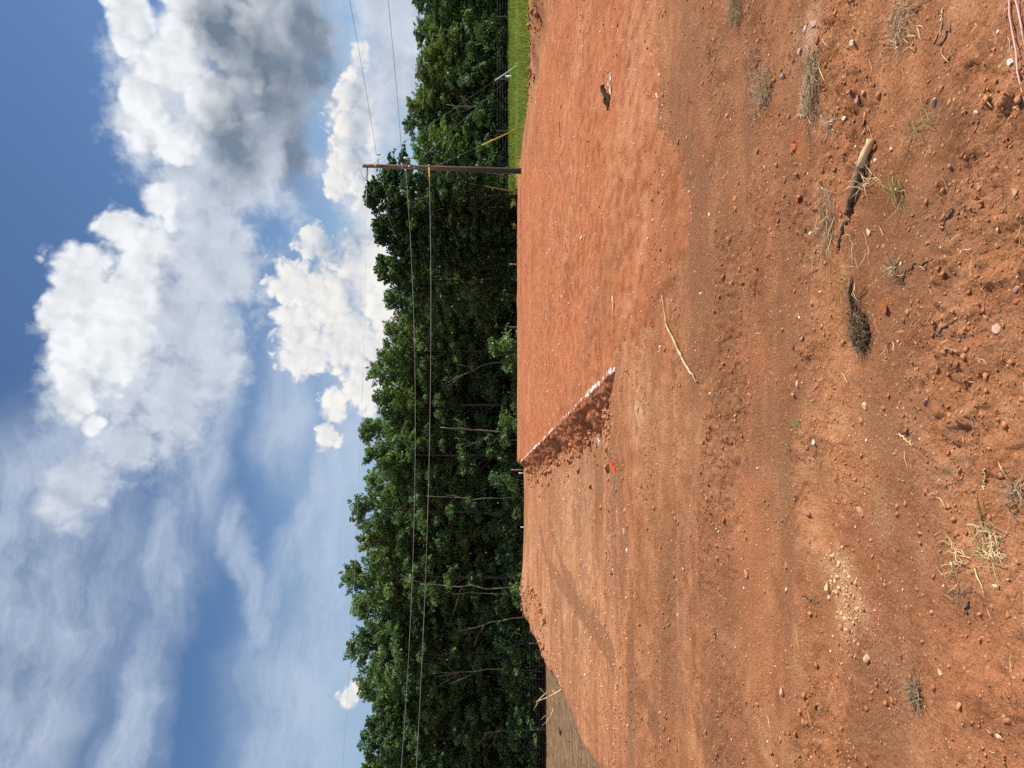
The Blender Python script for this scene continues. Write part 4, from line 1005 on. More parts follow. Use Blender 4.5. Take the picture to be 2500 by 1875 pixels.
X, Y = X[k], Y[k]
scatter('pad_crumbs', X, Y, np.clip(rc.lognormal(math.log(0.0075), 0.5, len(X)), 0.004, 0.03), OCT, M['pad_clod'], 'loose crumbs of red clay on the smooth pad', 'crumbs', 0.4, 0.7)
X = rc.uniform(-12, 0, 16000); Y = 9.5 + 25 * rc.uniform(0, 1, 16000) ** 1.5
k = (X < pad_left(Y) - 0.3) & (X > np.interp(Y, CREST_Y, CREST_X)) & (rc.uniform(0, 1, 16000) < np.clip(0.1 + 1.8 * fbm(X, Y, 1.3, 4, 0.65, 36, 0.5, 1.2), 0.03, 1))
X, Y = X[k], Y[k]
scatter('bench_crumbs', X, Y, np.clip(rc.lognormal(math.log(0.010), 0.5, len(X)), 0.005, 0.04), OCT, M['clod'], 'loose crumbs of clay on the lower bench', 'crumbs', 0.4, 0.7)
X, Y = near_points(7000, 1.9, 9.5, 1.2)
ch = fbm(X, Y, 0.8, 4, 0.65, 37, 0.7, 1.2)
k = (rc.uniform(0, 1, len(X)) < np.clip(-0.05 + 2.2 * ch, 0.01, 1)) & ~((X > pad_left(Y)) & (Y > 7.3)); X, Y = X[k], Y[k]
scatter('clay_clods', X, Y, np.clip(rc.lognormal(math.log(0.0075), 0.45, len(X)), 0.004, 0.019), ICO0, M['clod'], 'half sunk clods of clay in loose patches on the near ground', 'clods', 0.5, 0.6)
# pale grit, mostly on the lower bench
X = rc.uniform(-14, 0.3, 30000); Y = 9.2 + 27 * rc.uniform(0, 1, 30000) ** 1.2
k = (X < pad_left(Y) - 0.25) & (X > np.interp(Y, CREST_Y, CREST_X)) & (rc.uniform(0, 1, 30000) < np.clip(0.22 + 1.8 * fbm(X, Y, 1.6, 4, 0.65, 34, 0.5, 0.9), 0.02, 1))
X, Y = X[k], Y[k]
X2, Y2 = near_points(1500, 1.9, 9.5, 0.9)
X3 = rc.uniform(-1.5, 9.5, 5000); Y3 = 7.2 + 26 * rc.uniform(0, 1, 5000) ** 1.7; k3 = X3 > pad_left(Y3) + 0.2
X4 = rc.uniform(2.5, 5.5, 260); Y4 = 7.9 + rc.normal(0, 0.55, 260) + 0.1 * (X4 - 3)
X = np.concatenate([X, X2, X3[k3], X4]); Y = np.concatenate([Y, Y2, Y3[k3], Y4])
S = np.clip(rc.lognormal(math.log(0.0045), 0.5, len(X)), 0.0025, 0.016) * (0.6 + 0.085 * np.minimum(Y, 20))
scatter('pale_grit', X, Y, S, OCT, M['white_grit'], 'pale grit and quartz chips strewn over the clay', 'grit')
cps = [spot(2045, 1402), spot(2080, 1500), spot(2062, 1450)]
X = np.concatenate([rc.normal(c[0], 0.12, 90) for c in cps]); Y = np.concatenate([rc.normal(c[1], 0.10, 90) for c in cps])
scatter('chalk_crumbs', X, Y, np.clip(rc.lognormal(math.log(0.0036), 0.6, len(X)), 0.002, 0.014), ICO0, M['chalk'], 'pale yellow chalky crumbs broken up on the red clay', 'crumbs', 0.4, 0.7)
# rubble at the foot of the pad edge
Y = rc.uniform(11.2, 38, 900); X = pad_left(Y) - 0.22 - rc.exponential(0.26, 900)
S = np.clip(rc.lognormal(math.log(0.020), 0.7, 900), 0.008, 0.11) * (0.7 + 0.02 * Y)
scatter('clay_rubble', X, Y, S, ICO1, M['clod'], 'broken clay rubble along the foot of the pad edge', 'rubble', 0.3)
X = rc.uniform(-12.5, -8.0, 500); Y = rc.uniform(24, 41, 500); k = np.abs(X - np.interp(Y, CREST_Y, CREST_X) - 0.8) < 1.0
scatter('clay_rubble', X[k], Y[k], np.clip(rc.lognormal(math.log(0.03), 0.6, k.sum()), 0.012, 0.10), ICO1, M['clod'], 'clay lumps on the mound and the crest by the brown field', 'rubble', 0.3)
X = rc.uniform(10.4, 12.3, 300); Y = rc.uniform(14, 29, 300)
scatter('clay_rubble', X, Y, np.clip(rc.lognormal(math.log(0.03), 0.6, 300), 0.012, 0.09), ICO1, M['clod'], 'clay lumps on the berm right of the pad', 'rubble', 0.3)

STONES = {k: None for k in range(8)}
def rock(px, py, size, mat, label, cat='rock', name='rock', seed=0, shape=(1, 0.8, 0.6), rot=None, sink=0.38, group=None):
    """one stone on the ground; size in photo pixels across"""
    p = spot(px, py); d = math.hypot(p[0], p[1]); d = math.hypot(d, EYE)
    r = 0.5 * size * d / 1880
    kk = seed % 8
    if STONES[kk] is None:
        Vs, Fs = stone(500 + kk); STONES[kk] = (Vs, Fs)
    Vs, Fs = STONES[kk]
    me_ = mesh(name, Vs * np.array(shape) * r, Fs, False)
    o = obj(name, me_, M[mat], None, (p[0], p[1], p[2] + shape[2] * r * (1 - 2 * sink))); o.rotation_euler = (0.2 * math.sin(seed), 0.2 * math.cos(seed * 2), seed * 1.7 if rot is None else rot)
    tag(o, label, cat, group); return o
RK = [
 (2118, 1607, 24, 'cream_stone', 'cream yellow rock half sunk near the dark grass tuft', (1, 0.75, 0.7)),
 (1912, 1690, 20, 'pink_stone', 'pale pink blocky stone on the rough clay', (0.9, 0.9, 0.7)),
 (1966, 73, 17, 'white_stone', 'bright white chip beside a pinkish stone near the corner', (1, 0.6, 0.5)),
 (1988, 58, 22, 'pink_stone', 'angular pinkish stone beside the white chip', (1, 0.7, 0.6)),
 (1953, 127, 16, 'grey_stone', 'small grey stone below the white chip', (1, 0.8, 0.6)),
 (1915, 188, 16, 'grey_stone', 'grey pebble next to the dark grass mat', (1, 0.8, 0.6)),
 (2094, 240, 34, 'mauve_stone', 'flat round mauve stone pressed into the clay', (1, 0.85, 0.28)),
 (2114, 226, 14, 'tan_stone', 'small angular stone touching the flat mauve stone', (1, 0.8, 0.7)),
 (2062, 290, 14, 'white_stone', 'white pebble above the thick stick', (1, 0.7, 0.6)),
 (2093, 104, 13, 'white_stone', 'small white pebble alone near the grass mats', (1, 0.8, 0.6)),
 (2282, 248, 20, 'grey_stone', 'smooth grey pebble on the bare clay', (1, 0.7, 0.55)),
 (2176, 364, 16, 'grey_stone', 'blue grey flake beside the end of the thick stick', (1, 0.6, 0.4)),
 (2138, 392, 9, 'white_stone', 'tiny white pebble in the shade of the thick stick', (1, 0.9, 0.8)),
 (2385, 272, 14, 'white_stone', 'small pale pebble on smooth clay toward the string', (1, 0.8, 0.5)),
 (2469, 152, 20, 'white_stone', 'white crystalline stone next to the pink string', (1, 0.8, 0.6)),
 (2437, 79, 10, 'white_stone', 'tiny white chip left of the pink string', (1, 0.8, 0.6)),
 (1940, 345, 22, 'red_clod', 'brick red clod, upper of a pair', (1, 0.8, 0.55)),
 (1941, 362, 20, 'red_clod', 'brick red clod, lower of a pair', (1, 0.9, 0.5)),
 (1947, 492, 20, 'red_clod', 'lone deep red clod between the sticks', (1, 0.8, 0.5)),
 (2160, 752, 28, 'red_clod', 'flat bright red clod beside the root clump', (1, 0.9, 0.35)),
 (2137, 358, 16, 'red_clod', 'dark red clod against the thick stick', (1, 0.8, 0.6)),
 (1895, 404, 13, 'pink_stone', 'small pink pebble, one of two near the red clods', (1, 0.8, 0.6)),
 (1872, 408, 12, 'pink_stone', 'small pink pebble farther from the red clods', (1, 0.8, 0.6)),
 (2122, 566, 18, 'cream_stone', 'pale tan pebble past the end of the thick stick', (1, 0.8, 0.5)),
 (1978, 570, 11, 'white_stone', 'white pebble near the dry tuft', (1, 0.8, 0.6)),
 (2113, 990, 20, 'cream_stone', 'upright tan pebble in the middle of the clay', (1, 0.6, 0.6)),
 (2264, 980, 26, 'mauve_stone', 'oblong mauve pebble on speckled clay', (1, 0.6, 0.5)),
 (1988, 1080, 16, 'white_stone', 'whitish lump in a crumbly patch', (1, 0.8, 0.6)),
 (1946, 938, 18, 'pink_stone', 'pale pink chunk pressed in the clay', (1, 0.7, 0.5)),
 (1943, 962, 14, 'pink_stone', 'small pale chunk just under a larger pink one', (1, 0.7, 0.5)),
 (2103, 1250, 28, 'tan_stone', 'oblong orange tan stone on churned clay', (1, 0.5, 0.5)),
 (1826, 1403, 24, 'tan_stone', 'rounded orange stone on the red rut', (1, 0.8, 0.6)),
 (1978, 1497, 20, 'tan_stone', 'elongated orange stone beside the chalky patch', (1, 0.55, 0.5)),
 (2022, 1436, 22, 'cream_stone', 'light angular stone at the edge of the chalky patch', (1, 0.7, 0.6)),
 (2275, 1495, 14, 'tan_stone', 'small orange pebble on smooth clay by the straw', (1, 0.8, 0.6)),
 (2296, 1640, 14, 'cream_stone', 'small cream pebble on smooth orange clay', (1, 0.8, 0.6)),
 (2342, 1724, 16, 'tan_stone', 'brown pebble in a small pit', (1, 0.8, 0.5)),
 (2440, 1798, 16, 'cream_stone', 'cream pebble on the deep red clay at the corner', (1, 0.8, 0.6)),
 (2322, 1376, 9, 'white_stone', 'tiny white chip near the small straw tuft', (1, 0.7, 0.5)),
 (2480, 470, 22, 'tan_stone', 'orange brown pebble near the bottom of the view', (1, 0.8, 0.6)),
 (2470, 570, 16, 'red_clod', 'small red clod near the bottom of the view', (1, 0.8, 0.6)),
 (2435, 800, 26, 'pink_stone', 'flat pinkish stone in a shallow footprint', (1, 0.8, 0.35)),
 (2483, 705, 20, 'pink_stone', 'pink stone at the lip of a shallow footprint', (1, 0.7, 0.5)),
 (1525, 1298, 16, 'pink_stone', 'pinkish stone on the lower bench', (1, 0.8, 0.6)),
 (1532, 1345, 11, 'white_stone', 'white stone on the lower bench', (1, 0.8, 0.6)),
 (1708, 716, 12, 'white_stone', 'white chip just off the pad near the long stick', (1, 0.6, 0.5)),
 (1611, 848, 9, 'white_stone', 'white pebble on the pad rim by the long stick', (1, 0.9, 0.7)),
 (1733, 525, 11, 'white_stone', 'white pebble on the brown strip before the pad', (1, 0.8, 0.6)),
 (1683, 468, 9, 'white_stone', 'small white pebble at the near rim of the pad', (1, 0.8, 0.6)),
 (1678, 335, 13, 'cream_stone', 'pale chip on the brown strip before the pad', (1, 0.6, 0.4)),
 (1763, 282, 11, 'cream_stone', 'small cream pebble on the brown strip', (1, 0.8, 0.6)),
 (1783, 690, 9, 'cream_stone', 'small cream chip near the crossing wheel track', (1, 0.6, 0.4)),
]
for i, (px, py, sz, mt, lab, shp) in enumerate(RK): rock(px, py, sz * 1.15, mt, lab, 'clod' if 'clod' in mt else 'stone', 'clod' if 'clod' in mt else 'stone', i * 3 + 1, shp)
# larger lumps fallen from the pad edge
for i, (px, py, sz) in enumerate([(1432, 1068, 24), (1420, 1050, 18), (1378, 1085, 22), (1402, 1098, 18), (1350, 1108, 20), (1445, 1030, 18), (1470, 1000, 16), (1330, 1115, 16), (1320, 1130, 14), (1500, 965, 16), (1462, 1020, 14), (1395, 1070, 16)]):
    rock(px, py, sz, 'clod', 'fallen clay lump lying under the broken pad edge', 'clod', 'clay_lump', i * 5 + 2, (1, 0.8, 0.7), group='clay lumps under the pad edge')

# ================================================================= STICKS, STRAW, ROOTS
def strip(P, w, r):
    """thin blade along points P"""
    P = np.asarray(P, float); k = len(P); t = np.gradient(P, axis=0)
    s = np.cross(t, np.array([0, 0, 1.0]) + r.normal(0, 0.35, 3)); s /= np.linalg.norm(s, axis=1)[:, None] + 1e-9
    ww = w * np.array([0.7, 1.0, 0.8, 0.1])[:k] if k == 4 else w * np.linspace(1, 0.15, k)
    V = np.concatenate([P - s * ww[:, None], P + s * ww[:, None]])
    q = np.array([(i, i + 1, k + i + 1, k + i) for i in range(k - 1)])
    return V, q, None
def blades(r, n, length, spread, lift, w, main=None, bend=0.42):
    out = []
    for _ in range(n if n == 1 else int(n * 1.3)):
        an = r.uniform(0, 2 * math.pi) if main is None else main + r.normal(0, 0.55)
        if main is not None and r.uniform() < 0.5: an += math.pi
        L = length * r.uniform(0.45, 1.2); p = np.array([r.normal(0, spread), r.normal(0, spread), 0.004 + r.uniform(0, lift * 0.4)])
        d = np.array([math.cos(an), math.sin(an), r.uniform(0, lift / max(L, 0.01))]); P = [p]
        for k in range(3):
            p = p + d * L / 3; an += r.normal(0, bend); d = np.array([math.cos(an), math.sin(an), d[2] - 0.12 * r.uniform(0, 1)]); p[2] = max(p[2], 0.003); P.append(p.copy())
        out.append(strip(P, 0.68 * w * r.uniform(0.7, 1.3), r))
    return out
def tuft(px, py, label, layers, seed, name='dry_grass_tuft', cat='dry grass', stretch=None, rot=0.0):
    """layers: (material, count, length, spread, lift, half width, direction)"""
    r = np.random.default_rng(seed); p = spot(px, py)
    t = thing(name, label, cat, tuple(p)); t.rotation_euler[2] = rot
    for (mt, n, L, sp_, lift, w, main) in layers:
        V, F = merge(blades(r, n, L, sp_, lift, w, main))
        if stretch is not None: V = V * np.array(stretch)
        # blades follow the lie of the ground
        ca, sa = math.cos(rot), math.sin(rot)
        wx = p[0] + V[:, 0] * ca - V[:, 1] * sa; wy = p[1] + V[:, 0] * sa + V[:, 1] * ca
        V[:, 2] += ground_z(wx, wy) - p[2]
        obj('blades', mesh('blades', V, F), M[mt], t, kind='stuff')
    return t
tuft(2418, 1329, 'bright tuft of pale straw lying on the smooth clay', [('straw', 34, 0.075, 0.024, 0.022, 0.0015, 1.2), ('grey_straw', 16, 0.07, 0.03, 0.015, 0.0015, 1.2), ('green_blade', 6, 0.07, 0.02, 0.02, 0.0018, 1.6)], 1, stretch=(1.5, 1, 1))
tuft(2340, 1345, 'small wisp of straw next to the bright straw tuft', [('straw', 14, 0.07, 0.018, 0.025, 0.0018, 1.3)], 2)
tuft(2330, 1415, 'thin wisp of straw and grey stems on the clay', [('straw', 9, 0.08, 0.03, 0.02, 0.0018, None), ('grey_straw', 14, 0.10, 0.04, 0.02, 0.002, 2.6)], 3)
tuft(2398, 1268, 'dark green bent blade on the clay', [('green_blade', 5, 0.09, 0.01, 0.03, 0.003, 0.3)], 4, 'grass_blades', 'grass')
tuft(2236, 1692, 'dark matted grass tuft in the orange clay', [('grey_straw', 70, 0.07, 0.022, 0.03, 0.002, None), ('root', 40, 0.06, 0.02, 0.02, 0.002, None)], 5)
tuft(1988, 205, 'long dark mat of dead grass lying on the clay', [('grey_straw', 170, 0.12, 0.055, 0.04, 0.0022, 0.2), ('root', 70, 0.10, 0.05, 0.02, 0.002, 0.2), ('straw', 16, 0.10, 0.06, 0.03, 0.002, 1.0)], 6, stretch=(1.5, 0.9, 1))
tuft(1965, 255, 'pale ragged end of the dead grass mat', [('straw', 22, 0.09, 0.03, 0.03, 0.002, None), ('grey_straw', 30, 0.1, 0.04, 0.02, 0.002, None)], 16)
tuft(1870, 220, 'round wiry nest of dead grass on the brown strip', [('grey_straw', 120, 0.13, 0.06, 0.05, 0.0022, None), ('straw', 14, 0.12, 0.06, 0.04, 0.002, None)], 7)
tuft(1832, 175, 'faint thin patch of dead grass near the wiry nest', [('grey_straw', 60, 0.12, 0.09, 0.03, 0.002, None)], 17)
tuft(1800, 18, 'grey green grass clump at the picture edge', [('grey_straw', 110, 0.14, 0.08, 0.06, 0.0024, None), ('green_blade', 40, 0.14, 0.07, 0.06, 0.0024, None)], 8)
tuft(2200, 65, 'loose mat of dead stems near the corner of the view', [('grey_straw', 90, 0.12, 0.06, 0.03, 0.002, 1.4), ('straw', 12, 0.09, 0.05, 0.03, 0.002, None)], 9)
tuft(2228, 90, 'few pale straws beside the loose mat of stems', [('straw', 10, 0.06, 0.025, 0.02, 0.002, 1.0)], 19)
tuft(2022, 545, 'grey dead grass strewn at the far end of the thick stick', [('grey_straw', 90, 0.11, 0.06, 0.03, 0.002, 0.1), ('straw', 18, 0.09, 0.07, 0.03, 0.002, None), ('green_blade', 6, 0.09, 0.05, 0.03, 0.002, None)], 10, stretch=(1.4, 0.9, 1))
tuft(2025, 300, 'little tuft of dead stems above the thick stick', [('grey_straw', 34, 0.08, 0.03, 0.03, 0.002, 0.4), ('straw', 10, 0.07, 0.03, 0.03, 0.002, None)], 11)
tuft(2190, 455, 'green grass wisp beside the thick stick', [('green_blade', 14, 0.13, 0.025, 0.05, 0.0024, 0.2), ('straw', 5, 0.10, 0.03, 0.03, 0.002, 0.3)], 12, 'grass_blades', 'grass')
tuft(2240, 310, 'thin green blades on bare clay near the grey pebble', [('green_blade', 7, 0.12, 0.02, 0.03, 0.002, 1.5), ('grey_straw', 14, 0.1, 0.04, 0.02, 0.002, 1.3)], 13, 'grass_blades', 'grass')
tuft(2185, 655, 'small dry tuft near the root clump', [('grey_straw', 40, 0.07, 0.02, 0.03, 0.0022, None), ('straw', 8, 0.06, 0.02, 0.03, 0.002, None)], 14)
tuft(2060, 700, 'short green shoots left of the root clump', [('green_blade', 7, 0.07, 0.03, 0.03, 0.0026, 0.8)], 15, 'grass_blades', 'grass')
tuft(2170, 845, 'pale straw lying under the root clump', [('straw', 6, 0.10, 0.03, 0.02, 0.002, 0.5)], 20)
tuft(1948, 1028, 'little green sprout in the middle of the clay', [('green_blade', 12, 0.06, 0.02, 0.04, 0.0035, None)], 21, 'grass_blades', 'grass')
tuft(1930, 1090, 'small sparse sprout on churned clay', [('green_blade', 8, 0.07, 0.015, 0.03, 0.003, 0.4), ('grey_straw', 6, 0.06, 0.02, 0.02, 0.002, None)], 22, 'grass_blades', 'grass')
tuft(2100, 640, 'scatter of fine pale stems above the root clump', [('straw', 14, 0.11, 0.07, 0.02, 0.0016, 0.4)], 23)
tuft(2490, 1200, 'dark dead tuft at the bottom of the view', [('grey_straw', 50, 0.06, 0.03, 0.03, 0.002, None), ('straw', 6, 0.06, 0.03, 0.02, 0.002, None)], 24)
# single straws, twigs and fibres too small to pick apart
def litter(name, n, mt, y0, y1, L, w, label, seed, dens=0.3):
    r = np.random.default_rng(seed); parts = []
    y = y0 + (y1 - y0) * r.uniform(0, 1, n * 12) ** 1.3; x = r.uniform(-1, 1, n * 12) * (0.6 * y + 0.3)
    ok = fbm(x, y, 1.2, 3, 0.6, 170) + 0.25 * (x > 0) >= r.uniform(-0.45, dens, n * 12)
    x, y = x[ok][:n], y[ok][:n]
    for i in range(len(x)):
        V, q, _ = blades(r, 1, L, 0.0, 0.012, w, None, 0.35)[0]
        parts.append((V + np.array([x[i], y[i], 0]), q, None))
    V, F = merge(parts); V[:, 2] += ground_z(V[:, 0], V[:, 1]) + 0.001
    return obj(name, mesh(name, V, F), M[mt], kind='stuff', label=label, category='litter')
litter('straw_litter', 330, 'straw', 2.0, 6.5, 0.075, 0.0016, 'single pale straws strewn over the near clay', 41)
litter('root_litter', 420, 'root', 2.0, 7.0, 0.085, 0.0020, 'dark root fibres and twigs strewn over the near clay', 42)
litter('green_litter', 60, 'green_blade', 2.0, 6.0, 0.065, 0.0022, 'single green blades strewn over the near clay', 43)

def stick(name, label, pix, rads, mat, seed, lift=0.0, end_mat=None, end_n=0, cat='stick', sides=8, wob=0.006):
    r = np.random.default_rng(seed); P = []
    for (px, py) in pix: P.append(spot(px, py))
    P = np.array(P); s = np.linspace(0, 1, len(P)); k = 16; t = np.linspace(0, 1, k)
    Q = np.stack([np.interp(t, s, P[:, j]) for j in range(3)], 1); rd = np.interp(t, np.linspace(0, 1, len(rads)), rads)
    Q[:, :2] += r.normal(0, wob, (k, 2)); zg = ground_z(Q[:, 0], Q[:, 1])
    Q[:, 2] = np.maximum(zg, np.convolve(np.pad(zg, 2, 'edge'), np.ones(5) / 5, 'valid')) + rd * 0.75 + lift
    o = Q[0].copy(); Q -= o
    th = thing(name, label, cat, tuple(o))
    def part(nm, a, b, m):
        V, F = merge([tube(Q[a:b], rd[a:b], sides)]); V = V + r.normal(0, 0.07, V.shape) * rd.mean()
        obj(nm, mesh(nm, V, F, True), M[m], th)
    if end_n:
        part('bare_wood', 0, end_n + 1, end_mat); part('bark', end_n, k, mat)
    else: part('stem', 0, k, mat)
    return th
stick('broken_branch', 'thick broken branch with a bare yellow end lying on the clay', [(2136, 340), (2112, 405), (2097, 455), (2083, 500), (2072, 530)], [0.017, 0.021, 0.019, 0.016, 0.009], 'bark_dark', 1, 0.004, 'wood_pale', 4)
stick('stick', 'dark rotten continuation of the thick branch, half buried', [(2068, 538), (2058, 560), (2050, 590), (2040, 620)], [0.011, 0.010, 0.008, 0.004], 'bark_dark', 2, -0.003)
tuft(2116, 447, 'bundle of pale straw caught across the thick branch', [('straw', 13, 0.11, 0.014, 0.05, 0.0018, 1.35), ('straw', 4, 0.10, 0.02, 0.05, 0.0016, 0.9)], 30)
tuft(2103, 410, 'few straws sticking up on the far side of the branch', [('straw', 8, 0.06, 0.012, 0.06, 0.002, 0.2)], 31)
long_ = stick('long_stick', 'long thin pale stick lying near the rim of the pad', [(1618, 725), (1633, 790), (1654, 840), (1672, 880), (1690, 910), (1703, 931)], [0.005, 0.009, 0.012, 0.012, 0.009, 0.003], 'stick_tan', 3, 0.010)
stick('twig', 'short dark twig on the clay between straw and stick', [(2330, 510), (2300, 560)], [0.004, 0.003], 'bark_dark', 4)
stick('twig', 'thin straight stem at the top edge near the grass mats', [(2300, 20), (2296, 85)], [0.0032, 0.0024], 'wood_pale', 5)
stick('twig', 'dark curved twig running toward the loose grass mat', [(2325, 62), (2300, 105), (2290, 112)], [0.004, 0.003, 0.002], 'bark_dark', 6)
stick('twig', 'dark thin twig on speckled clay below the root clump', [(2330, 785), (2300, 800), (2282, 815)], [0.004, 0.003, 0.002], 'bark_dark', 7)
stick('twig', 'wavy dark root lying above the root clump', [(2265, 632), (2235, 645), (2215, 660), (2205, 690)], [0.003, 0.004, 0.003, 0.002], 'bark_dark', 8)
stick('twig', 'short dark stick on clay near the wisp of straw', [(2365, 1465), (2358, 1500)], [0.005, 0.004], 'bark_dark', 9)
stick('twig', 'thin pale stem on smooth clay in the middle foreground', [(2403, 1140), (2400, 1195)], [0.003, 0.0025], 'wood_pale', 10)
stick('twig', 'thin yellow straw stem lying diagonally on the clay', [(2195, 1062), (2230, 1085)], [0.0028, 0.002], 'straw', 11)
stick('twig', 'fine dark stem near a crack in the clay', [(1960, 1455), (1985, 1465), (2000, 1470)], [0.003, 0.003, 0.002], 'bark_dark', 12)
stick('stick', 'small dark stick lying on the smooth pad', [(1366, 300), (1368, 335)], [0.012, 0.008], 'bark_dark', 13)

# root clump: fibrous ball with woody stems
rp = np.random.default_rng(55); p = spot(2105, 800)
rt = thing('root_clump', 'dark fibrous clump of roots with woody stems on the clay', 'roots', tuple(p))
parts = []
for _ in range(620):                                    # matted fibres wound over an oblong core
    a0 = rp.normal(size=3); a0 /= np.linalg.norm(a0); a0[2] = abs(a0[2]) * 0.9
    pts = []; q = a0.copy()
    st = rp.normal(size=3)
    for k in range(4):
        pts.append(q * np.array([0.105, 0.060, 0.055]) * rp.uniform(0.75, 1.12)); st = st + rp.normal(0, 0.5, 3); q = q + 0.38 * np.cross(q, st) / (np.linalg.norm(st) + 0.1); q /= np.linalg.norm(q); q[2] = max(q[2], 0.0)
    parts.append(strip(pts, 0.0020, rp))
for _ in range(150):
    an = rp.uniform(0, 6.28); e0 = np.array([0.10 * math.cos(an), 0.055 * math.sin(an), rp.uniform(0, 0.03)])
    parts.append(strip([e0 * 0.8, e0 * 1.1 + rp.normal(0, 0.008, 3), e0 * 1.35 + rp.normal(0, 0.018, 3), e0 * 1.55 + rp.normal(0, 0.03, 3)], 0.0014, rp))
V, F = merge(parts); V[:, 2] = np.maximum(V[:, 2], -0.01); obj('fibres', mesh('fibres', V, F), M['root'], rt)
Vs, Fs = stone(600); obj('core', mesh('core', Vs * np.array([0.085, 0.047, 0.042]) + np.array([0, 0, 0.006]), Fs, True), M['root'], rt)
for (e1, e2, r0) in (((0.16, -0.005, 0.05), (0.25, -0.01, 0.03), 0.008), ((0.15, 0.02, 0.04), (0.22, 0.03, 0.05), 0.006), ((0.14, -0.03, 0.02), (0.20, -0.07, 0.02), 0.004), ((0.12, -0.05, 0.03), (0.15, -0.13, 0.03), 0.003), ((0.22, 0.0, 0.035), (0.24, 0.06, 0.05), 0.004)):
    V, F = merge([tube([(0.05, 0, 0.03), e1, e2], [r0 * 1.2, r0, r0 * 0.7], 6)]); obj('stem', mesh('stem', V, F, True), M['bark_dark'], rt)
rt.rotation_euler[2] = 0.25

# ================================================================= MAN-MADE BITS
# pink mason's string stretched just above the ground
def string(label, pix, h):
    P = np.array([spot(a, b) for a, b in pix]); P[:, 2] = np.maximum(P[:, 2], P[:, 2].mean()) + h
    return cable('mason_string', P, 0.0030, 'string', label, 'string', 6)
string('pink string, the one reaching farther into the picture', [(2473, -60), (2471, 0), (2470, 33), (2478, 70), (2490, 125), (2499, 175), (2520, 300)], 0.008)
string('pink string, the short one nearer the picture corner', [(2494, -60), (2491, 0), (2492, 25), (2499, 62), (2515, 140)], 0.008)
# black plastic and torn cardboard on the pad
p = spot(1487, 228); rq = np.random.default_rng(66)
db_scale = 0.72
db_ = thing('crumpled_debris', 'crumpled black plastic with torn tan cardboard on the smooth pad', 'debris', tuple(p))
db_.scale = (db_scale, db_scale, db_scale)
def sheet(pts, thick, seed, nsub=5, amp=0.02):
    """crumpled sheet spanning four corners"""
    r = np.random.default_rng(seed); A, B, Cc_, D = [np.array(q, float) for q in pts]
    uu, vv = np.meshgrid(np.linspace(0, 1, nsub), np.linspace(0, 1, nsub), indexing='ij'); uu = uu[..., None]; vv = vv[..., None]
    Q = A * (1 - uu) * (1 - vv) + B * uu * (1 - vv) + Cc_ * uu * vv + D * (1 - uu) * vv
    Q = Q + r.normal(0, amp, Q.shape); T = Q - np.array([0, 0, thick]); n_ = nsub * nsub
    f = grid_faces(nsub, nsub); V = np.concatenate([Q.reshape(-1, 3), T.reshape(-1, 3)]); e = []
    for k in range(nsub - 1):
        for (a, b) in ((k, k + 1), ((nsub - 1) * nsub + k + 1, (nsub - 1) * nsub + k), ((k + 1) * nsub, k * nsub), (k * nsub + nsub - 1, (k + 1) * nsub + nsub - 1)): e.append((a, b, b + n_, a + n_))
    return V, np.concatenate([f, f[:, ::-1] + n_, np.array(e)]), None
obj('black_sheet', mesh('black_sheet', *merge([sheet([(-0.20, 0.10, 0.03), (0.16, 0.14, 0.16), (0.14, -0.05, 0.14), (-0.12, -0.10, 0.03)], 0.006, 1, 6, 0.024), sheet([(-0.30, 0.05, 0.015), (-0.08, 0.12, 0.10), (-0.05, 0.0, 0.08), (-0.18, -0.04, 0.02)], 0.006, 2, 5, 0.018)])), M['black_plastic'], db_)
for k, q in enumerate(([(0.02, -0.10, 0.02), (0.16, -0.08, 0.10), (0.20, -0.20, 0.06), (0.04, -0.22, 0.015)], [(0.16, -0.22, 0.02), (0.30, -0.18, 0.09), (0.31, -0.30, 0.05), (0.18, -0.30, 0.012)], [(-0.08, -0.16, 0.015), (0.04, -0.14, 0.06), (0.06, -0.26, 0.03), (-0.05, -0.27, 0.012)])):
    obj('cardboard_piece', mesh('cardboard_piece', *merge([sheet(q, 0.006, 10 + k, 4, 0.010)])), M['tan_paper'], db_)
# broken stake lying on the pad and a chip
stick('broken_stake', 'broken piece of wooden stake lying on the smooth pad', [(1497, 724), (1500, 742), (1499, 762)], [0.013, 0.016, 0.010], 'wood_pale', 21, 0.0, sides=4)
rock(1455, 783, 16, 'cream_stone', 'pale wood chip lying flat on the smooth pad', 'chip', 'wood_chip', 4, (0.9, 1.6, 0.25))
rock(1604, 233, 12, 'cream_stone', 'pale splinter on the pad far from the pole', 'chip', 'wood_chip', 5, (0.7, 1.8, 0.3))
# orange flag and blue scrap on the bench
p = spot(1503, 1141)
fl = thing('marker_flag', 'orange plastic marker flag lying on the lower bench', 'flag', tuple(p))
obj('flag', mesh('flag', *merge([sheet([(-0.09, 0.02, 0.015), (0.08, 0.07, 0.10), (0.10, -0.06, 0.07), (-0.05, -0.08, 0.012)], 0.003, 3, 6, 0.010)])), M['orange'], fl)
obj('wire_staff', mesh('wire_staff', *merge([tube([(-0.05, 0.0, 0.01), (-0.28, 0.05, 0.012), (-0.42, 0.05, 0.01)], 0.004, 5)])), M['wire'], fl)
p = spot(1463, 1076); sb_ = obj('paper_scrap', mesh('paper_scrap', *merge([sheet([(-0.07, 0.0, 0.01), (0.05, 0.08, 0.03), (0.08, 0.0, 0.025), (-0.02, -0.07, 0.01)], 0.003, 4, 5, 0.007)])), M['blue_scrap'], None, tuple(p)); tag(sb_, 'pale blue scrap lying on the bench below the pad edge', 'scrap')
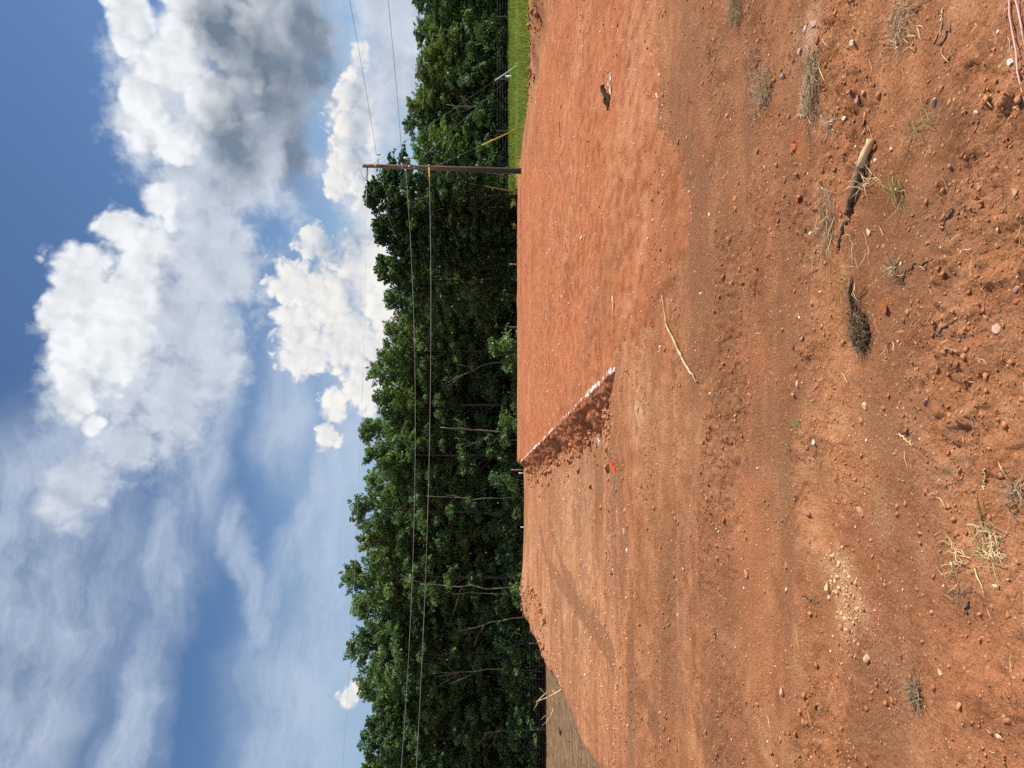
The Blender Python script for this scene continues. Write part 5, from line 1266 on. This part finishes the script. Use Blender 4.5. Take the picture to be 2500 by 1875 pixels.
p = spot(1306, 1213); sb_ = obj('plastic_scrap', mesh('plastic_scrap', *merge([sheet([(-0.09, 0.0, 0.01), (0.08, 0.10, 0.07), (0.10, 0.0, 0.06), (-0.02, -0.07, 0.01)], 0.003, 5, 5, 0.008)])), M['orange'], None, tuple(p)); tag(sb_, 'tiny orange scrap far off on the lower bench', 'scrap')
# survey stakes beyond the pad
def survey(px_top, px_foot, py, d, label, wood, tip, w=0.045):
    a = at_y(px_foot, py, d); b = at_y(px_top, py, d); h = b[2] - a[2]; g = gz(a[0], d); foot = min(g, a[2]) - a[2] - 0.05
    t = thing('survey_stake', label, 'stake', tuple(a))
    obj('lath', mesh('lath', *merge([box(0, 0, (foot + h) / 2, w, 0.02, h - foot)])), M[wood], t)
    if tip: obj('tip', mesh('tip', *merge([box(0, 0, h - 0.09, w + 0.012, 0.03, 0.2)])), M[tip], t)
survey(1245, 1262, 645, 42.5, 'pink topped survey stake at the far pad edge before the maples', 'stake', 'pink_tape')
survey(1249, 1278, 1147, 41.0, 'tall orange survey stake just past the pad corner', 'stake', 'pink_tape')
survey(1266, 1277, 1155, 40.5, 'short white stake beside the tall orange stake', 'white_guard', None)
survey(1271, 1284, 1287, 41.2, 'small white stake on the far crest left of the pad', 'white_guard', None)
# bleached branches lying on the brown field
def lying(label, pix, rad, seed, d):
    P = np.array([at_y(a, b, d) for a, b in pix]); r = np.random.default_rng(seed); o = P[0].copy()
    t = thing('fallen_branch', label, 'branch', tuple(o))
    k = len(P); obj('stem', mesh('stem', *merge([tube(P - o, np.linspace(rad, rad * 0.4, k), 6)]), True), M['wood_pale'], t)
    for i in range(1, k):
        p0 = P[i] - o; e_ = p0 + np.array([r.uniform(-0.5, 0.5), r.uniform(-0.2, 0.2), r.uniform(0.15, 0.45)])
        obj('twig', mesh('twig', *merge([tube([p0, (p0 + e_) / 2 + r.normal(0, 0.04, 3), e_], [rad * 0.5, rad * 0.35, rad * 0.15], 5)])), M['wood_pale'], t)
lying('bleached branch sticking up from behind the left crest', [(1384, 1676), (1362, 1690), (1340, 1702), (1328, 1706)], 0.04, 1, 26.0)
lying('thin bleached branch farther out on the brown field', [(1336, 1690), (1322, 1702), (1312, 1716)], 0.035, 2, 42.0)
lying('small bleached twig low on the brown field', [(1352, 1730), (1346, 1745), (1342, 1752)], 0.03, 3, 32.0)
p = at(1358, 1788, -2.15); sb_ = obj('black_scrap', mesh('black_scrap', *merge([sheet([(-0.25, 0.0, 0.02), (0.1, 0.15, 0.15), (0.3, 0.0, 0.12), (0.0, -0.12, 0.02)], 0.006, 6, 6, 0.03)])), M['black_plastic'], None, (p[0], p[1], gz(p[0], p[1]))); tag(sb_, 'black scrap lying out on the brown field', 'scrap')
#print('SCENE TRIS', sum(sum(len(p.vertices) - 2 for p in m.polygons) if len(m.polygons) < 2000 else len(m.loops) - 2 * len(m.polygons) for m in bpy.data.meshes))
